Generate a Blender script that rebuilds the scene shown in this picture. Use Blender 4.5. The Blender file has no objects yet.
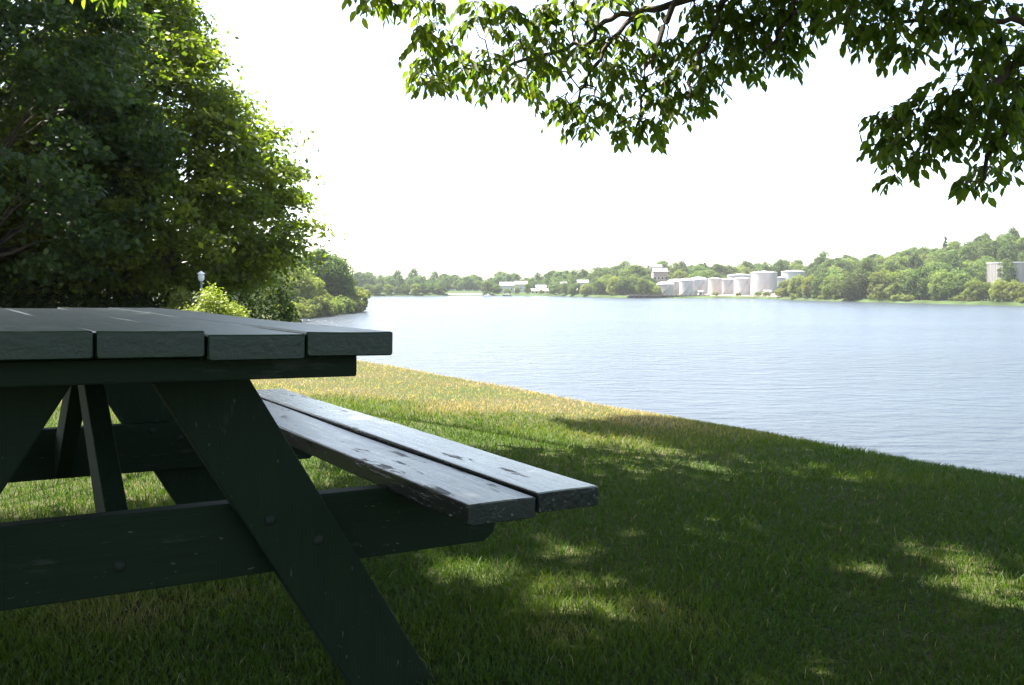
import bpy, math, random
import numpy as np
from mathutils import Matrix, Vector
rng = np.random.default_rng(7)
random.seed(7)
C = bpy.context.scene
COL = C.collection
R = math.radians

# ------------------------------------------------------------------ camera
F_PX, PITCH, CAM_Z = 916.0, 0.0639, 0.79
WATER = CAM_Z - 7.0
cam_d = bpy.data.cameras.new('camera'); cam = bpy.data.objects.new('camera', cam_d); COL.objects.link(cam)
cam.location = (0, 0, CAM_Z); cam.rotation_euler = (math.pi/2 - PITCH, 0, 0)
cam_d.sensor_fit = 'HORIZONTAL'; cam_d.sensor_width = 36.0; cam_d.lens = F_PX/1024*36
cam_d.clip_start = 0.05; cam_d.clip_end = 6000
C.camera = cam
CP, SP = math.cos(PITCH), math.sin(PITCH)
def at(px, py, Y):
    """world point seen in the photograph at pixel (px, py), Y metres ahead"""
    dx = (px-512)/F_PX; up = -(py-342.5)/F_PX
    d = np.array([dx, CP+up*SP, -SP+up*CP])
    return np.array([0, 0, CAM_Z]) + d*(Y/d[1])
def project(P):
    P = np.asarray(P, float)
    x, y, z = P[..., 0], P[..., 1], P[..., 2]-CAM_Z
    fw = y*CP - z*SP; up = y*SP + z*CP
    fw_ = np.where(fw > 0.05, fw, 0.05)
    return 512+F_PX*x/fw_, 342.5-F_PX*up/fw_, fw
HY = 284.0

# ------------------------------------------------------------------ helpers
def link(name, me, mat=None, parent=None):
    o = bpy.data.objects.new(name, me); COL.objects.link(o)
    if mat is not None: me.materials.append(mat)
    if parent is not None: o.parent = parent
    return o
def tag(o, label=None, cat=None, group=None, kind=None):
    if label: o['label'] = label
    if cat: o['category'] = cat
    if group: o['group'] = group
    if kind: o['kind'] = kind
    return o
def thing(name, label, cat, loc=(0, 0, 0), rotz=0, group=None):
    o = bpy.data.objects.new(name, None); COL.objects.link(o)
    o.location = [float(v) for v in loc]; o.rotation_euler = (0, 0, rotz)
    o.empty_display_size = 0.2
    return tag(o, label, cat, group)
def dup(root, loc, rotz=0, scale=1.0, label=None, group=None):
    r = root.copy(); COL.objects.link(r); r.location = [float(v) for v in loc]; r.rotation_euler = (0, 0, rotz)
    r.scale = (scale,)*3 if np.isscalar(scale) else scale
    if label: r['label'] = label
    if group: r['group'] = group
    for ch in list(root.children):
        c = ch.copy(); COL.objects.link(c); c.parent = r
        for g in list(ch.children):
            d = g.copy(); COL.objects.link(d); d.parent = c
    return r
def np_mesh(name, verts, facelists, smooth=False, tint=None):
    """verts (n,3); facelists = list of int arrays (m,k); tint = per-face floats"""
    me = bpy.data.meshes.new(name)
    verts = np.asarray(verts, np.float32)
    me.vertices.add(len(verts)); me.vertices.foreach_set('co', verts.ravel())
    facelists = [np.asarray(f, np.int32) for f in facelists if len(f)]
    li = np.concatenate([f.ravel() for f in facelists])
    tot = np.concatenate([np.full(len(f), f.shape[1], np.int32) for f in facelists])
    st = np.concatenate([[0], np.cumsum(tot)[:-1]]).astype(np.int32)
    me.loops.add(len(li)); me.loops.foreach_set('vertex_index', li)
    me.polygons.add(len(tot)); me.polygons.foreach_set('loop_start', st); me.polygons.foreach_set('loop_total', tot)
    me.update(calc_edges=True)
    if smooth: me.polygons.foreach_set('use_smooth', np.ones(len(tot), bool))
    if tint is not None:
        a = me.attributes.new('tint', 'FLOAT', 'FACE'); a.data.foreach_set('value', np.asarray(tint, np.float32))
    return me
class MB:
    """collects plain solids into one mesh"""
    def __init__(s): s.v = []; s.f = []; s.n = 0
    def add(s, verts, faces):
        s.f += [tuple(i+s.n for i in f) for f in faces]; s.v += [tuple(map(float, v)) for v in verts]; s.n += len(verts); return s
    def box(s, x0, x1, y0, y1, z0, z1):
        v = [(x, y, z) for x in (x0, x1) for y in (y0, y1) for z in (z0, z1)]
        return s.add(v, [(0, 1, 3, 2), (4, 6, 7, 5), (0, 4, 5, 1), (2, 3, 7, 6), (0, 2, 6, 4), (1, 5, 7, 3)])
    def prism(s, poly, y0, y1):
        """polygon given in (x,z), extruded along y"""
        n = len(poly)
        v = [(a, y0, b) for a, b in poly] + [(a, y1, b) for a, b in poly]
        f = [tuple(range(n))[::-1], tuple(range(n, 2*n))] + [(i, (i+1) % n, n+(i+1) % n, n+i) for i in range(n)]
        return s.add(v, f)
    def lathe(s, prof, seg=32, c=(0, 0, 0)):
        v = []; f = []
        for r_, z in prof:
            for k in range(seg):
                a = 2*math.pi*k/seg; v.append((c[0]+r_*math.cos(a), c[1]+r_*math.sin(a), c[2]+z))
        for i in range(len(prof)-1):
            for k in range(seg):
                k2 = (k+1) % seg; f.append((i*seg+k, i*seg+k2, (i+1)*seg+k2, (i+1)*seg+k))
        f.append(tuple(range(seg))[::-1]); f.append(tuple(range((len(prof)-1)*seg, len(prof)*seg)))
        return s.add(v, f)
    def tube(s, pts, rad, sides=6):
        v, q = tube_np(np.array(pts, float), rad, sides)
        f = [tuple(r_) for r_ in q.tolist()]
        n = len(pts)
        f += [tuple(range(sides))[::-1], tuple(range((n-1)*sides, n*sides))]
        return s.add(v.tolist(), f)
    def build(s, name, mat, parent=None, bevel=0, smooth=False):
        me = bpy.data.meshes.new(name); me.from_pydata(s.v, [], s.f); me.update()
        import bmesh
        bm = bmesh.new(); bm.from_mesh(me)
        bmesh.ops.recalc_face_normals(bm, faces=bm.faces)
        if bevel:
            es = [e for e in bm.edges if len(e.link_faces) == 2 and e.calc_face_angle(0) > 0.5]
            bmesh.ops.bevel(bm, geom=es, offset=bevel, segments=2, affect='EDGES', profile=0.6)
        bm.to_mesh(me); bm.free()
        if smooth:
            for p in me.polygons: p.use_smooth = True
            try: me.set_sharp_from_angle(angle=R(35))
            except Exception: pass
        return link(name, me, mat, parent)
def tube_np(pts, rad, sides=6):
    pts = np.asarray(pts, float); n = len(pts)
    rad = np.broadcast_to(np.asarray(rad, float), (n,))
    t = np.gradient(pts, axis=0); t /= np.linalg.norm(t, axis=1)[:, None]+1e-9
    ref = np.where(np.abs(t[:, 2:3]) > .9, np.array([[1., 0, 0]]), np.array([[0, 0, 1.]]))
    a = np.cross(t, ref); a /= np.linalg.norm(a, axis=1)[:, None]+1e-9
    b = np.cross(t, a)
    ang = np.arange(sides)*2*math.pi/sides
    v = pts[:, None, :] + rad[:, None, None]*(np.cos(ang)[None, :, None]*a[:, None, :]+np.sin(ang)[None, :, None]*b[:, None, :])
    i = np.arange(n-1)[:, None]*sides; k = np.arange(sides)[None, :]; k2 = (k+1) % sides
    q = np.stack([i+k, i+k2, i+sides+k2, i+sides+k], -1).reshape(-1, 4)
    return v.reshape(-1, 3), q
class Tubes:
    def __init__(s): s.v = []; s.f = []; s.n = 0
    def add(s, pts, rad, sides=5):
        v, q = tube_np(pts, rad, sides); s.v.append(v); s.f.append(q+s.n); s.n += len(v)
    def mesh(s, name): return np_mesh(name, np.concatenate(s.v), [np.concatenate(s.f)], smooth=True)
def curve3(p0, p1, sag=0.0, n=5, wob=0.0, r=rng):
    t = np.linspace(0, 1, n)[:, None]
    p = p0*(1-t)+p1*t
    p[:, 2] += sag*4*(t*(1-t))[:, 0]
    if wob: p[1:-1] += r.normal(0, wob, (n-2, 3))
    return p

# ------------------------------------------------------------------ materials
def new_mat(name):
    m = bpy.data.materials.new(name); m.use_nodes = True
    nt = m.node_tree
    for n in list(nt.nodes): nt.nodes.remove(n)
    out = nt.nodes.new('ShaderNodeOutputMaterial')
    def N(t, **k):
        n = nt.nodes.new(t)
        for a, b in k.items():
            if a.startswith('i_'): n.inputs[a[2:].replace('_', ' ')].default_value = b
            else: setattr(n, a, b)
        return n
    L = nt.links.new
    return m, N, L, out
def ramp(N, stops):
    r = N('ShaderNodeValToRGB'); e = r.color_ramp.elements
    while len(e) < len(stops): e.new(0.5)
    for k, (p, c) in enumerate(stops):
        e[k].position = p; e[k].color = (*c, 1) if len(c) == 3 else c
    return r
def leaf_mat(name, stops, trans=0.38, rough=0.5, spec=0.3, objvar=0.0, tcol=(1.0, 1.15, 0.45)):
    m, N, L, out = new_mat(name)
    at_ = N('ShaderNodeAttribute', attribute_name='tint'); r = ramp(N, stops); L(at_.outputs['Fac'], r.inputs['Fac'])
    col = r.outputs['Color']
    if objvar:
        oi = N('ShaderNodeObjectInfo'); hs = N('ShaderNodeHueSaturation')
        mr = N('ShaderNodeMapRange'); L(oi.outputs['Random'], mr.inputs['Value'])
        mr.inputs['To Min'].default_value = 1-objvar; mr.inputs['To Max'].default_value = 1+objvar
        m2 = N('ShaderNodeMath', operation='MULTIPLY_ADD'); m2.inputs[1].default_value = 0.035; m2.inputs[2].default_value = 0.478
        mf = N('ShaderNodeMath', operation='FRACT'); mm = N('ShaderNodeMath', operation='MULTIPLY'); mm.inputs[1].default_value = 7.31
        L(oi.outputs['Random'], mm.inputs[0]); L(mm.outputs[0], mf.inputs[0]); L(mf.outputs[0], m2.inputs[0])
        L(col, hs.inputs['Color']); L(mr.outputs[0], hs.inputs['Value']); L(m2.outputs[0], hs.inputs['Hue']); col = hs.outputs['Color']
    p = N('ShaderNodeBsdfPrincipled'); p.inputs['Roughness'].default_value = rough; p.inputs['Specular IOR Level'].default_value = spec
    L(col, p.inputs['Base Color'])
    t = N('ShaderNodeBsdfTranslucent'); mx = N('ShaderNodeMix', data_type='RGBA', blend_type='MULTIPLY'); mx.inputs[0].default_value = 1
    L(col, mx.inputs[6]); mx.inputs[7].default_value = (*[c*1.6 for c in tcol], 1); L(mx.outputs[2], t.inputs['Color'])
    ms = N('ShaderNodeMixShader'); ms.inputs[0].default_value = trans
    L(p.outputs[0], ms.inputs[1]); L(t.outputs[0], ms.inputs[2]); L(ms.outputs[0], out.inputs['Surface'])
    return m
def simple(name, col, rough=0.6, spec=0.4, var=0.15, scale=3.0, stretch=(1, 1, 1), metal=0.0, bump=0.0, stops=None):
    m, N, L, out = new_mat(name)
    tc = N('ShaderNodeTexCoord'); mp = N('ShaderNodeMapping'); mp.inputs['Scale'].default_value = stretch
    L(tc.outputs['Object'], mp.inputs['Vector'])
    nz = N('ShaderNodeTexNoise'); nz.inputs['Scale'].default_value = scale; nz.inputs['Detail'].default_value = 6; nz.inputs['Roughness'].default_value = 0.6
    L(mp.outputs[0], nz.inputs['Vector'])
    c = np.array(col)
    r = ramp(N, stops or [(0.3, tuple(c*(1-var))), (0.7, tuple(np.minimum(c*(1+var), .95)))])
    L(nz.outputs['Fac'], r.inputs['Fac'])
    p = N('ShaderNodeBsdfPrincipled'); p.inputs['Roughness'].default_value = rough; p.inputs['Specular IOR Level'].default_value = spec; p.inputs['Metallic'].default_value = metal
    L(r.outputs['Color'], p.inputs['Base Color'])
    if bump:
        b = N('ShaderNodeBump'); b.inputs['Strength'].default_value = bump; b.inputs['Distance'].default_value = 0.02
        L(nz.outputs['Fac'], b.inputs['Height']); L(b.outputs[0], p.inputs['Normal'])
    L(p.outputs[0], out.inputs['Surface'])
    return m
def paint_wood(name, paint, worn, chips=0.56, wear=0.35, rough=(0.32, 0.6), endgrain=False, axis='Y', grain=1.0, dark=(0.02, 0.02, 0.018), darkamt=0.3, spec=0.5, under=None, flakes=.60, kn=.66):
    """weathered painted plank: long grain, rubbed patches of bare grey wood, dark knots and chips"""
    m, N, L, out = new_mat(name)
    tc = N('ShaderNodeTexCoord'); oi = N('ShaderNodeObjectInfo')
    ad = N('ShaderNodeVectorMath', operation='ADD'); sc = N('ShaderNodeVectorMath', operation='SCALE'); sc.inputs['Scale'].default_value = 13.0
    cmb = N('ShaderNodeCombineXYZ'); L(oi.outputs['Random'], cmb.inputs[0]); L(oi.outputs['Random'], cmb.inputs[1]); L(oi.outputs['Random'], cmb.inputs[2])
    L(cmb.outputs[0], sc.inputs[0]); L(tc.outputs['Object'], ad.inputs[0]); L(sc.outputs[0], ad.inputs[1])
    mp = N('ShaderNodeMapping'); mp.inputs['Scale'].default_value = {'Y': (1, .07, 1), 'X': (.07, 1, 1), 'Z': (1, 1, .07)}[axis]
    L(ad.outputs[0], mp.inputs['Vector'])
    g = N('ShaderNodeTexNoise'); g.inputs['Scale'].default_value = 85; g.inputs['Detail'].default_value = 7; g.inputs['Roughness'].default_value = .65; L(mp.outputs[0], g.inputs['Vector'])
    mp2 = N('ShaderNodeMapping'); mp2.inputs['Scale'].default_value = {'Y': (1, .35, 1), 'X': (.35, 1, 1), 'Z': (1, 1, .35)}[axis]; L(ad.outputs[0], mp2.inputs['Vector'])
    w = N('ShaderNodeTexNoise'); w.inputs['Scale'].default_value = 14; w.inputs['Detail'].default_value = 8; w.inputs['Roughness'].default_value = .68; L(mp2.outputs[0], w.inputs['Vector'])
    k = N('ShaderNodeTexNoise'); k.inputs['Scale'].default_value = 26; k.inputs['Detail'].default_value = 5; k.inputs['Roughness'].default_value = .7; mp4 = N('ShaderNodeMapping'); mp4.inputs['Scale'].default_value = {'Y': (1, .2, 1), 'X': (.2, 1, 1), 'Z': (1, 1, .2)}[axis]; L(ad.outputs[0], mp4.inputs['Vector']); L(mp4.outputs[0], k.inputs['Vector'])
    fine = N('ShaderNodeTexNoise'); fine.inputs['Scale'].default_value = 160; fine.inputs['Detail'].default_value = 4; mp3 = N('ShaderNodeMapping'); mp3.inputs['Scale'].default_value = {'Y': (1, .3, 1), 'X': (.3, 1, 1), 'Z': (1, 1, .3)}[axis]; L(ad.outputs[0], mp3.inputs['Vector']); L(mp3.outputs[0], fine.inputs['Vector'])
    base = ramp(N, [(0.3, tuple(np.array(paint)*.75)), (0.7, tuple(np.array(paint)*1.3))]); L(g.outputs['Fac'], base.inputs['Fac'])
    # wear mask = patches + grain
    a = N('ShaderNodeMath', operation='MULTIPLY_ADD'); a.inputs[1].default_value = .45*grain; L(g.outputs['Fac'], a.inputs[0]); L(w.outputs['Fac'], a.inputs[2])
    mk = ramp(N, [(chips+.18*grain, (0, 0, 0)), (chips+.24*grain, (1, 1, 1))]); L(a.outputs[0], mk.inputs['Fac'])
    f1 = N('ShaderNodeMath', operation='MULTIPLY'); f1.inputs[1].default_value = wear; L(mk.outputs['Color'], f1.inputs[0])
    mx = N('ShaderNodeMix', data_type='RGBA'); L(f1.outputs[0], mx.inputs[0]); L(base.outputs['Color'], mx.inputs[6]); mx.inputs[7].default_value = (*worn, 1)
    mk2 = ramp(N, [(kn, (0, 0, 0)), (kn+.04, (1, 1, 1))]); L(k.outputs['Fac'], mk2.inputs['Fac'])
    f2 = N('ShaderNodeMath', operation='MULTIPLY'); f2.inputs[1].default_value = darkamt; L(mk2.outputs['Color'], f2.inputs[0])
    mx2 = N('ShaderNodeMix', data_type='RGBA'); L(f2.outputs[0], mx2.inputs[0]); L(mx.outputs[2], mx2.inputs[6]); mx2.inputs[7].default_value = (*dark, 1)
    sp = ramp(N, [(.70, (0, 0, 0)), (.74, (1, 1, 1))]); L(fine.outputs['Fac'], sp.inputs['Fac'])
    f3 = N('ShaderNodeMath', operation='MULTIPLY'); f3.inputs[1].default_value = .55 if endgrain else .22; L(sp.outputs['Color'], f3.inputs[0])
    mx3 = N('ShaderNodeMix', data_type='RGBA'); L(f3.outputs[0], mx3.inputs[0]); L(mx2.outputs[2], mx3.inputs[6]); mx3.inputs[7].default_value = (.3, .31, .28, 1)
    p = N('ShaderNodeBsdfPrincipled'); p.inputs['Specular IOR Level'].default_value = spec
    if under is None: L(mx3.outputs[2], p.inputs['Base Color'])
    else:      # the worn face is the upper one; edges and ends keep their dark paint with flaked specks
        sx = N('ShaderNodeSeparateXYZ'); L(tc.outputs['Normal'], sx.inputs[0])
        tp = N('ShaderNodeMapRange'); L(sx.outputs['Z'], tp.inputs['Value']); tp.inputs['From Min'].default_value = .55; tp.inputs['From Max'].default_value = .9
        fl = ramp(N, [(flakes, (*under, 1)), (flakes+.06, (.16, .17, .15, 1))]); L(fine.outputs['Fac'], fl.inputs['Fac'])
        mu = N('ShaderNodeMix', data_type='RGBA'); L(tp.outputs[0], mu.inputs[0]); L(fl.outputs['Color'], mu.inputs[6]); L(mx3.outputs[2], mu.inputs[7]); L(mu.outputs[2], p.inputs['Base Color'])
    rr = N('ShaderNodeMapRange'); L(mk2.outputs['Color'], rr.inputs['Value']); rr.inputs['To Min'].default_value = rough[0]; rr.inputs['To Max'].default_value = rough[1]
    rg = N('ShaderNodeMath', operation='MULTIPLY_ADD'); rg.inputs[1].default_value = .25; L(g.outputs['Fac'], rg.inputs[0]); L(rr.outputs[0], rg.inputs[2]); L(rg.outputs[0], p.inputs['Roughness'])
    h = N('ShaderNodeMath', operation='MULTIPLY_ADD'); h.inputs[1].default_value = -.8; L(mk2.outputs['Color'], h.inputs[0]); L(g.outputs['Fac'], h.inputs[2])
    b = N('ShaderNodeBump'); b.inputs['Strength'].default_value = .35; b.inputs['Distance'].default_value = .003; L(h.outputs[0], b.inputs['Height']); L(b.outputs[0], p.inputs['Normal'])
    L(p.outputs[0], out.inputs['Surface'])
    return m

GREEN = (.0058, .0142, .0040)
M_top = paint_wood('table_top_paint', (.014, .036, .022), (.055, .072, .055), chips=.58, wear=.6, darkamt=.45, rough=(.27, .5), under=(.0055, .0185, .0055), flakes=.74)
M_frame = paint_wood('frame_paint', GREEN, (.04, .05, .04), chips=.68, wear=.35, darkamt=.2, axis='Z', rough=(.62, .75), spec=.22)
M_rail = paint_wood('rail_paint', GREEN, (.05, .055, .045), chips=.66, wear=.4, darkamt=.2, axis='X', rough=(.6, .75), spec=.22)
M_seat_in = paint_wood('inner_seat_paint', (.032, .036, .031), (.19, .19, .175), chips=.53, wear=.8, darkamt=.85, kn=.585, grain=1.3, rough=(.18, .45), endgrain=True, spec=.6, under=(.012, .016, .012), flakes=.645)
M_seat_out = paint_wood('outer_seat_paint_sheen', (.16, .165, .15), (.38, .375, .35), chips=.40, wear=.7, darkamt=.9, kn=.615, rough=(.14, .45), endgrain=True, spec=.65, under=(.010, .014, .011), flakes=.645)  # sky sheen is put into the pale colour, besides real wear and chips
M_steel = simple('bolt_steel', (.008, .013, .007), rough=.7, metal=.1, var=.5, scale=60)
M_bark = simple('bark', (.075, .058, .042), rough=.9, spec=.2, var=.5, scale=9, stretch=(1, 1, .25), bump=.8)
M_twig = simple('twig_bark', (.10, .075, .05), rough=.85, spec=.2, var=.3, scale=20)
M_leaf_shade = leaf_mat('overhang_leaf', [(0, (.050, .080, .012)), (.6, (.082, .118, .016)), (1, (.14, .165, .02))], trans=.64, rough=.42, spec=.35)
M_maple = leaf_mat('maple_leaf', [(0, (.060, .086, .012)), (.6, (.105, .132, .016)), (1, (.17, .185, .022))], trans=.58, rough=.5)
M_maple_shaded = leaf_mat('shaded_maple_leaf', [(0, (.026, .050, .014)), (.6, (.044, .076, .018)), (1, (.085, .12, .022))], trans=.42, rough=.5)  # darker copy of the maple leaf, its shaded side put into the colour
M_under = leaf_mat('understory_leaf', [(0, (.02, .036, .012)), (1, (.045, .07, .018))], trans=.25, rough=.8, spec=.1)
M_yellow = leaf_mat('yellow_bush_leaf', [(0, (.11, .14, .018)), (1, (.22, .25, .03))], trans=.35)
M_far_leaf = leaf_mat('far_leaf', [(0, (.038, .066, .018)), (1, (.082, .118, .030))], trans=.35, rough=.7, spec=.15, objvar=.42)
M_pale_leaf = leaf_mat('pale_leaf', [(0, (.085, .115, .028)), (1, (.165, .19, .052))], trans=.4, rough=.7, spec=.15, objvar=.18)
M_conifer = leaf_mat('conifer_needles', [(0, (.02, .04, .022)), (1, (.04, .06, .03))], trans=.1, rough=.7, spec=.15)

# ------------------------------------------------------------------ sun and sky
SUN_AZ, SUN_EL = R(-60), R(65)      # azimuth from the view direction, negative = to the left
sun_dir = np.array([math.sin(SUN_AZ)*math.cos(SUN_EL), math.cos(SUN_AZ)*math.cos(SUN_EL), math.sin(SUN_EL)])
ld = bpy.data.lights.new('sun', 'SUN'); ld.energy = 5.0; ld.angle = R(.53); ld.color = (1, .95, .86)
lo = bpy.data.objects.new('sun', ld); COL.objects.link(lo); lo.location = (sun_dir*60).tolist()
lo.rotation_euler = Vector((-sun_dir).tolist()).to_track_quat('-Z', 'Y').to_euler()
W = bpy.data.worlds.new('World'); C.world = W; W.use_nodes = True
wn = W.node_tree; bg = wn.nodes['Background']
sky = wn.nodes.new('ShaderNodeTexSky'); sky.sky_type = 'NISHITA'; sky.sun_disc = False
sky.sun_elevation = SUN_EL; sky.sun_rotation = SUN_AZ
sky.air_density = .65; sky.dust_density = 2.2; sky.ozone_density = .3
warm = wn.nodes.new('ShaderNodeVectorMath'); warm.operation = 'MULTIPLY'; warm.inputs[1].default_value = (1.05, 1.0, .87)   # hazy summer sky, less blue
wn.links.new(sky.outputs[0], warm.inputs[0]); wn.links.new(warm.outputs[0], bg.inputs['Color']); bg.inputs['Strength'].default_value = .125
vs_ = C.view_settings; vs_.view_transform = 'Standard'; vs_.look = 'None'; vs_.gamma = 1; vs_.use_curve_mapping = False
EXPOSURE = 2.42
vs_.exposure = EXPOSURE
C.render.engine = 'CYCLES'
C.cycles.use_denoising = True
try: C.cycles.denoiser = 'OPENIMAGEDENOISE'
except Exception: pass
C.cycles.max_bounces = 8; C.cycles.diffuse_bounces = 4; C.cycles.transmission_bounces = 4; C.cycles.volume_bounces = 1
C.cycles.transparent_max_bounces = 8
C.cycles.sample_clamp_indirect = 8

# ------------------------------------------------------------------ near bank
NRM = np.array([.845, .534]); DIR = np.array([-.534, .845])
ES = np.array([-400, -20, 12, 18, 26, 45, 70, 120, 180, 222, 240, 300, 420.])
EV = np.array([4.55, 4.8, 4.8, 5.4, 8.5, 13, 19, 35, 60, 92, 88, 60, 20.])
def vnoise(x, y, seed=0):
    s = 0
    r_ = np.random.default_rng(seed)
    for k in range(7):
        a = r_.uniform(0, 6.28); f = r_.uniform(.6, 1.6); ph = r_.uniform(0, 6.28)
        s = s+np.sin((x*math.cos(a)+y*math.sin(a))*f+ph+.8*np.sin((x*math.sin(a)-y*math.cos(a))*f*.7+ph))
    return s/4
def bank_z(x, y):
    x = np.asarray(x, float); y = np.asarray(y, float)
    s = DIR[0]*x+DIR[1]*y; n = NRM[0]*x+NRM[1]*y
    e = np.interp(s, ES, EV)+.06*vnoise(s*2.1, s*.7, 31)
    z = -.024*np.clip(n-.25, -15, 8) + .012*vnoise(x*1.3, y*1.3, 3)*np.clip(1-(n-e)*0, 0, 1)
    far = np.clip((s-20)/60, 0, 1)
    z = z - far*4.0                       # the bank gets low towards the point
    q = n-e
    drop = .5*(np.sqrt(q*q+.16)+q)*.72
    return np.maximum(z-drop, WATER-2.2)
def geom(a, b, n, p=2.0):
    t = np.linspace(0, 1, n)**p
    return a+(b-a)*t
sv = np.unique(np.concatenate([-geom(0, 300, 40, 2.5), np.linspace(0, 20, 81), 20+geom(0, 430, 110, 1.6)]))
nv = np.unique(np.concatenate([-geom(0, 400, 50, 2.5), np.linspace(0, 9, 46), 9+geom(0, 120, 80, 1.4)]))
S_, N_ = np.meshgrid(sv, nv, indexing='ij')
X_ = S_*DIR[0]+N_*NRM[0]; Y_ = S_*DIR[1]+N_*NRM[1]; Z_ = bank_z(X_, Y_)
def grid_mesh(name, X, Y, Z, flip=False):
    ns, nn = X.shape
    i = np.arange(ns-1)[:, None]*nn; k = np.arange(nn-1)[None, :]
    q = np.stack([i+k, i+nn+k, i+nn+k+1, i+k+1], -1).reshape(-1, 4)
    if flip: q = q[:, ::-1]
    return np_mesh(name, np.stack([X, Y, Z], -1).reshape(-1, 3), [q], smooth=True)
m, N, L, out = new_mat('soil_and_thatch')
geo = N('ShaderNodeNewGeometry')
n1 = N('ShaderNodeTexNoise'); n1.inputs['Scale'].default_value = 1.1; n1.inputs['Detail'].default_value = 6; L(geo.outputs['Position'], n1.inputs['Vector'])
n2 = N('ShaderNodeTexNoise'); n2.inputs['Scale'].default_value = 55; n2.inputs['Detail'].default_value = 6; L(geo.outputs['Position'], n2.inputs['Vector'])
r1 = ramp(N, [(.40, (.045, .062, .018)), (.60, (.066, .066, .028))]); L(n1.outputs['Fac'], r1.inputs['Fac'])
r2 = ramp(N, [(.3, (.55, .55, .55)), (.7, (1.3, 1.3, 1.3))]); L(n2.outputs['Fac'], r2.inputs['Fac'])
mx = N('ShaderNodeMix', data_type='RGBA', blend_type='MULTIPLY'); mx.inputs[0].default_value = 1; L(r1.outputs[0], mx.inputs[6]); L(r2.outputs[0], mx.inputs[7])
p = N('ShaderNodeBsdfPrincipled'); p.inputs['Roughness'].default_value = .95; p.inputs['Specular IOR Level'].default_value = .1; L(mx.outputs[2], p.inputs['Base Color'])
bmp = N('ShaderNodeBump'); bmp.inputs['Strength'].default_value = .8; bmp.inputs['Distance'].default_value = .03; L(n2.outputs['Fac'], bmp.inputs['Height']); L(bmp.outputs[0], p.inputs['Normal'])
L(p.outputs[0], out.inputs['Surface']); M_soil = m
ground = link('ground', grid_mesh('ground', X_, Y_, Z_), M_soil); tag(ground, 'grassy river bank sloping to the water', kind='structure')

# ------------------------------------------------------------------ water
m, N, L, out = new_mat('river_water')
geo = N('ShaderNodeNewGeometry')
mp = N('ShaderNodeMapping'); mp.inputs['Scale'].default_value = (.55, 1.0, 1); mp.inputs['Rotation'].default_value = (0, 0, R(-12)); L(geo.outputs['Position'], mp.inputs['Vector'])
wa = N('ShaderNodeTexNoise'); wa.inputs['Scale'].default_value = 2.0; wa.inputs['Detail'].default_value = 5; wa.inputs['Roughness'].default_value = .6; L(mp.outputs[0], wa.inputs['Vector'])
wb = N('ShaderNodeTexNoise'); wb.inputs['Scale'].default_value = .75; wb.inputs['Detail'].default_value = 4; L(mp.outputs[0], wb.inputs['Vector'])
mpl = N('ShaderNodeMapping'); mpl.inputs['Scale'].default_value = (.006, .03, 1); L(geo.outputs['Position'], mpl.inputs['Vector'])
wl = N('ShaderNodeTexNoise'); wl.inputs['Scale'].default_value = 1; wl.inputs['Detail'].default_value = 3; L(mpl.outputs[0], wl.inputs['Vector'])   # wind lanes
ma = N('ShaderNodeMath', operation='MULTIPLY_ADD'); ma.inputs[1].default_value = 2.4; L(wb.outputs['Fac'], ma.inputs[0]); L(wa.outputs['Fac'], ma.inputs[2])
bmp = N('ShaderNodeBump'); bmp.inputs['Distance'].default_value = .34
lr = N('ShaderNodeMapRange'); L(wl.outputs['Fac'], lr.inputs['Value']); lr.inputs['From Min'].default_value = .35; lr.inputs['From Max'].default_value = .65; lr.inputs['To Min'].default_value = .5; lr.inputs['To Max'].default_value = .95
L(lr.outputs[0], bmp.inputs['Strength']); L(ma.outputs[0], bmp.inputs['Height'])
p = N('ShaderNodeBsdfPrincipled'); p.inputs['Base Color'].default_value = (.034, .043, .057, 1); p.inputs['Roughness'].default_value = .22; p.inputs['IOR'].default_value = 1.333
L(bmp.outputs[0], p.inputs['Normal']); L(p.outputs[0], out.inputs['Surface']); M_water = m
wv = np.array([[-1150, -500, WATER], [1150, -500, WATER], [1150, 1500, WATER], [-1150, 1500, WATER]])
water = link('water', np_mesh('water', wv, [np.array([[0, 1, 2, 3]])]), M_water); tag(water, 'broad pale river', kind='structure')

# ------------------------------------------------------------------ far bank and hill
SHP = np.array([-900, 200, 366, 430, 500, 560, 600, 640, 710, 760, 790, 830, 900, 1024, 1200, 1500, 2100.])
SHY = np.array([296.5, 296.3, 296.3, 296, 295.6, 296.2, 297.5, 298.2, 298.4, 298.8, 300, 301.3, 303, 306, 311, 322, 345.])
def shore_d(px): return 7.0*F_PX/(np.interp(px, SHP, SHY)-HY)
TOPX = np.array([-900, 360, 420, 460, 500, 540, 570, 600, 630, 650, 690, 740, 780, 800, 860, 900, 960, 1000, 1024, 1200, 1500])
TOPY = np.array([276, 277, 277, 278, 276, 276, 275, 270, 266, 263, 269, 267, 263, 261, 257, 250, 244, 238, 235, 228, 220.])
RISE = np.array([200, 200, 190, 180, 170, 170, 170, 160, 150, 150, 170, 190, 200, 200, 200, 200, 190, 190, 190, 180, 150.])
TREE_H = 11.0
def far_z(px, d):
    D = shore_d(px); Rr = np.interp(px, TOPX, RISE)
    ztop = CAM_Z+(HY-np.interp(px, TOPX, TOPY))/F_PX*(D+Rr)-TREE_H
    ztop = np.maximum(ztop, WATER+2.0)
    t = (d-D)/Rr
    tt = np.clip((t-.12)/.88, 0, 1); hill = tt*tt*(3-2*tt)
    zs = WATER+1.1
    z = zs+(ztop-zs)*hill
    return np.where(t < .02, WATER+(d-D)*.30, np.where(t < .12, np.minimum(zs, WATER+(d-D)*.30), z)) - np.clip(t-1.05, 0, 3)*4
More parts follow.
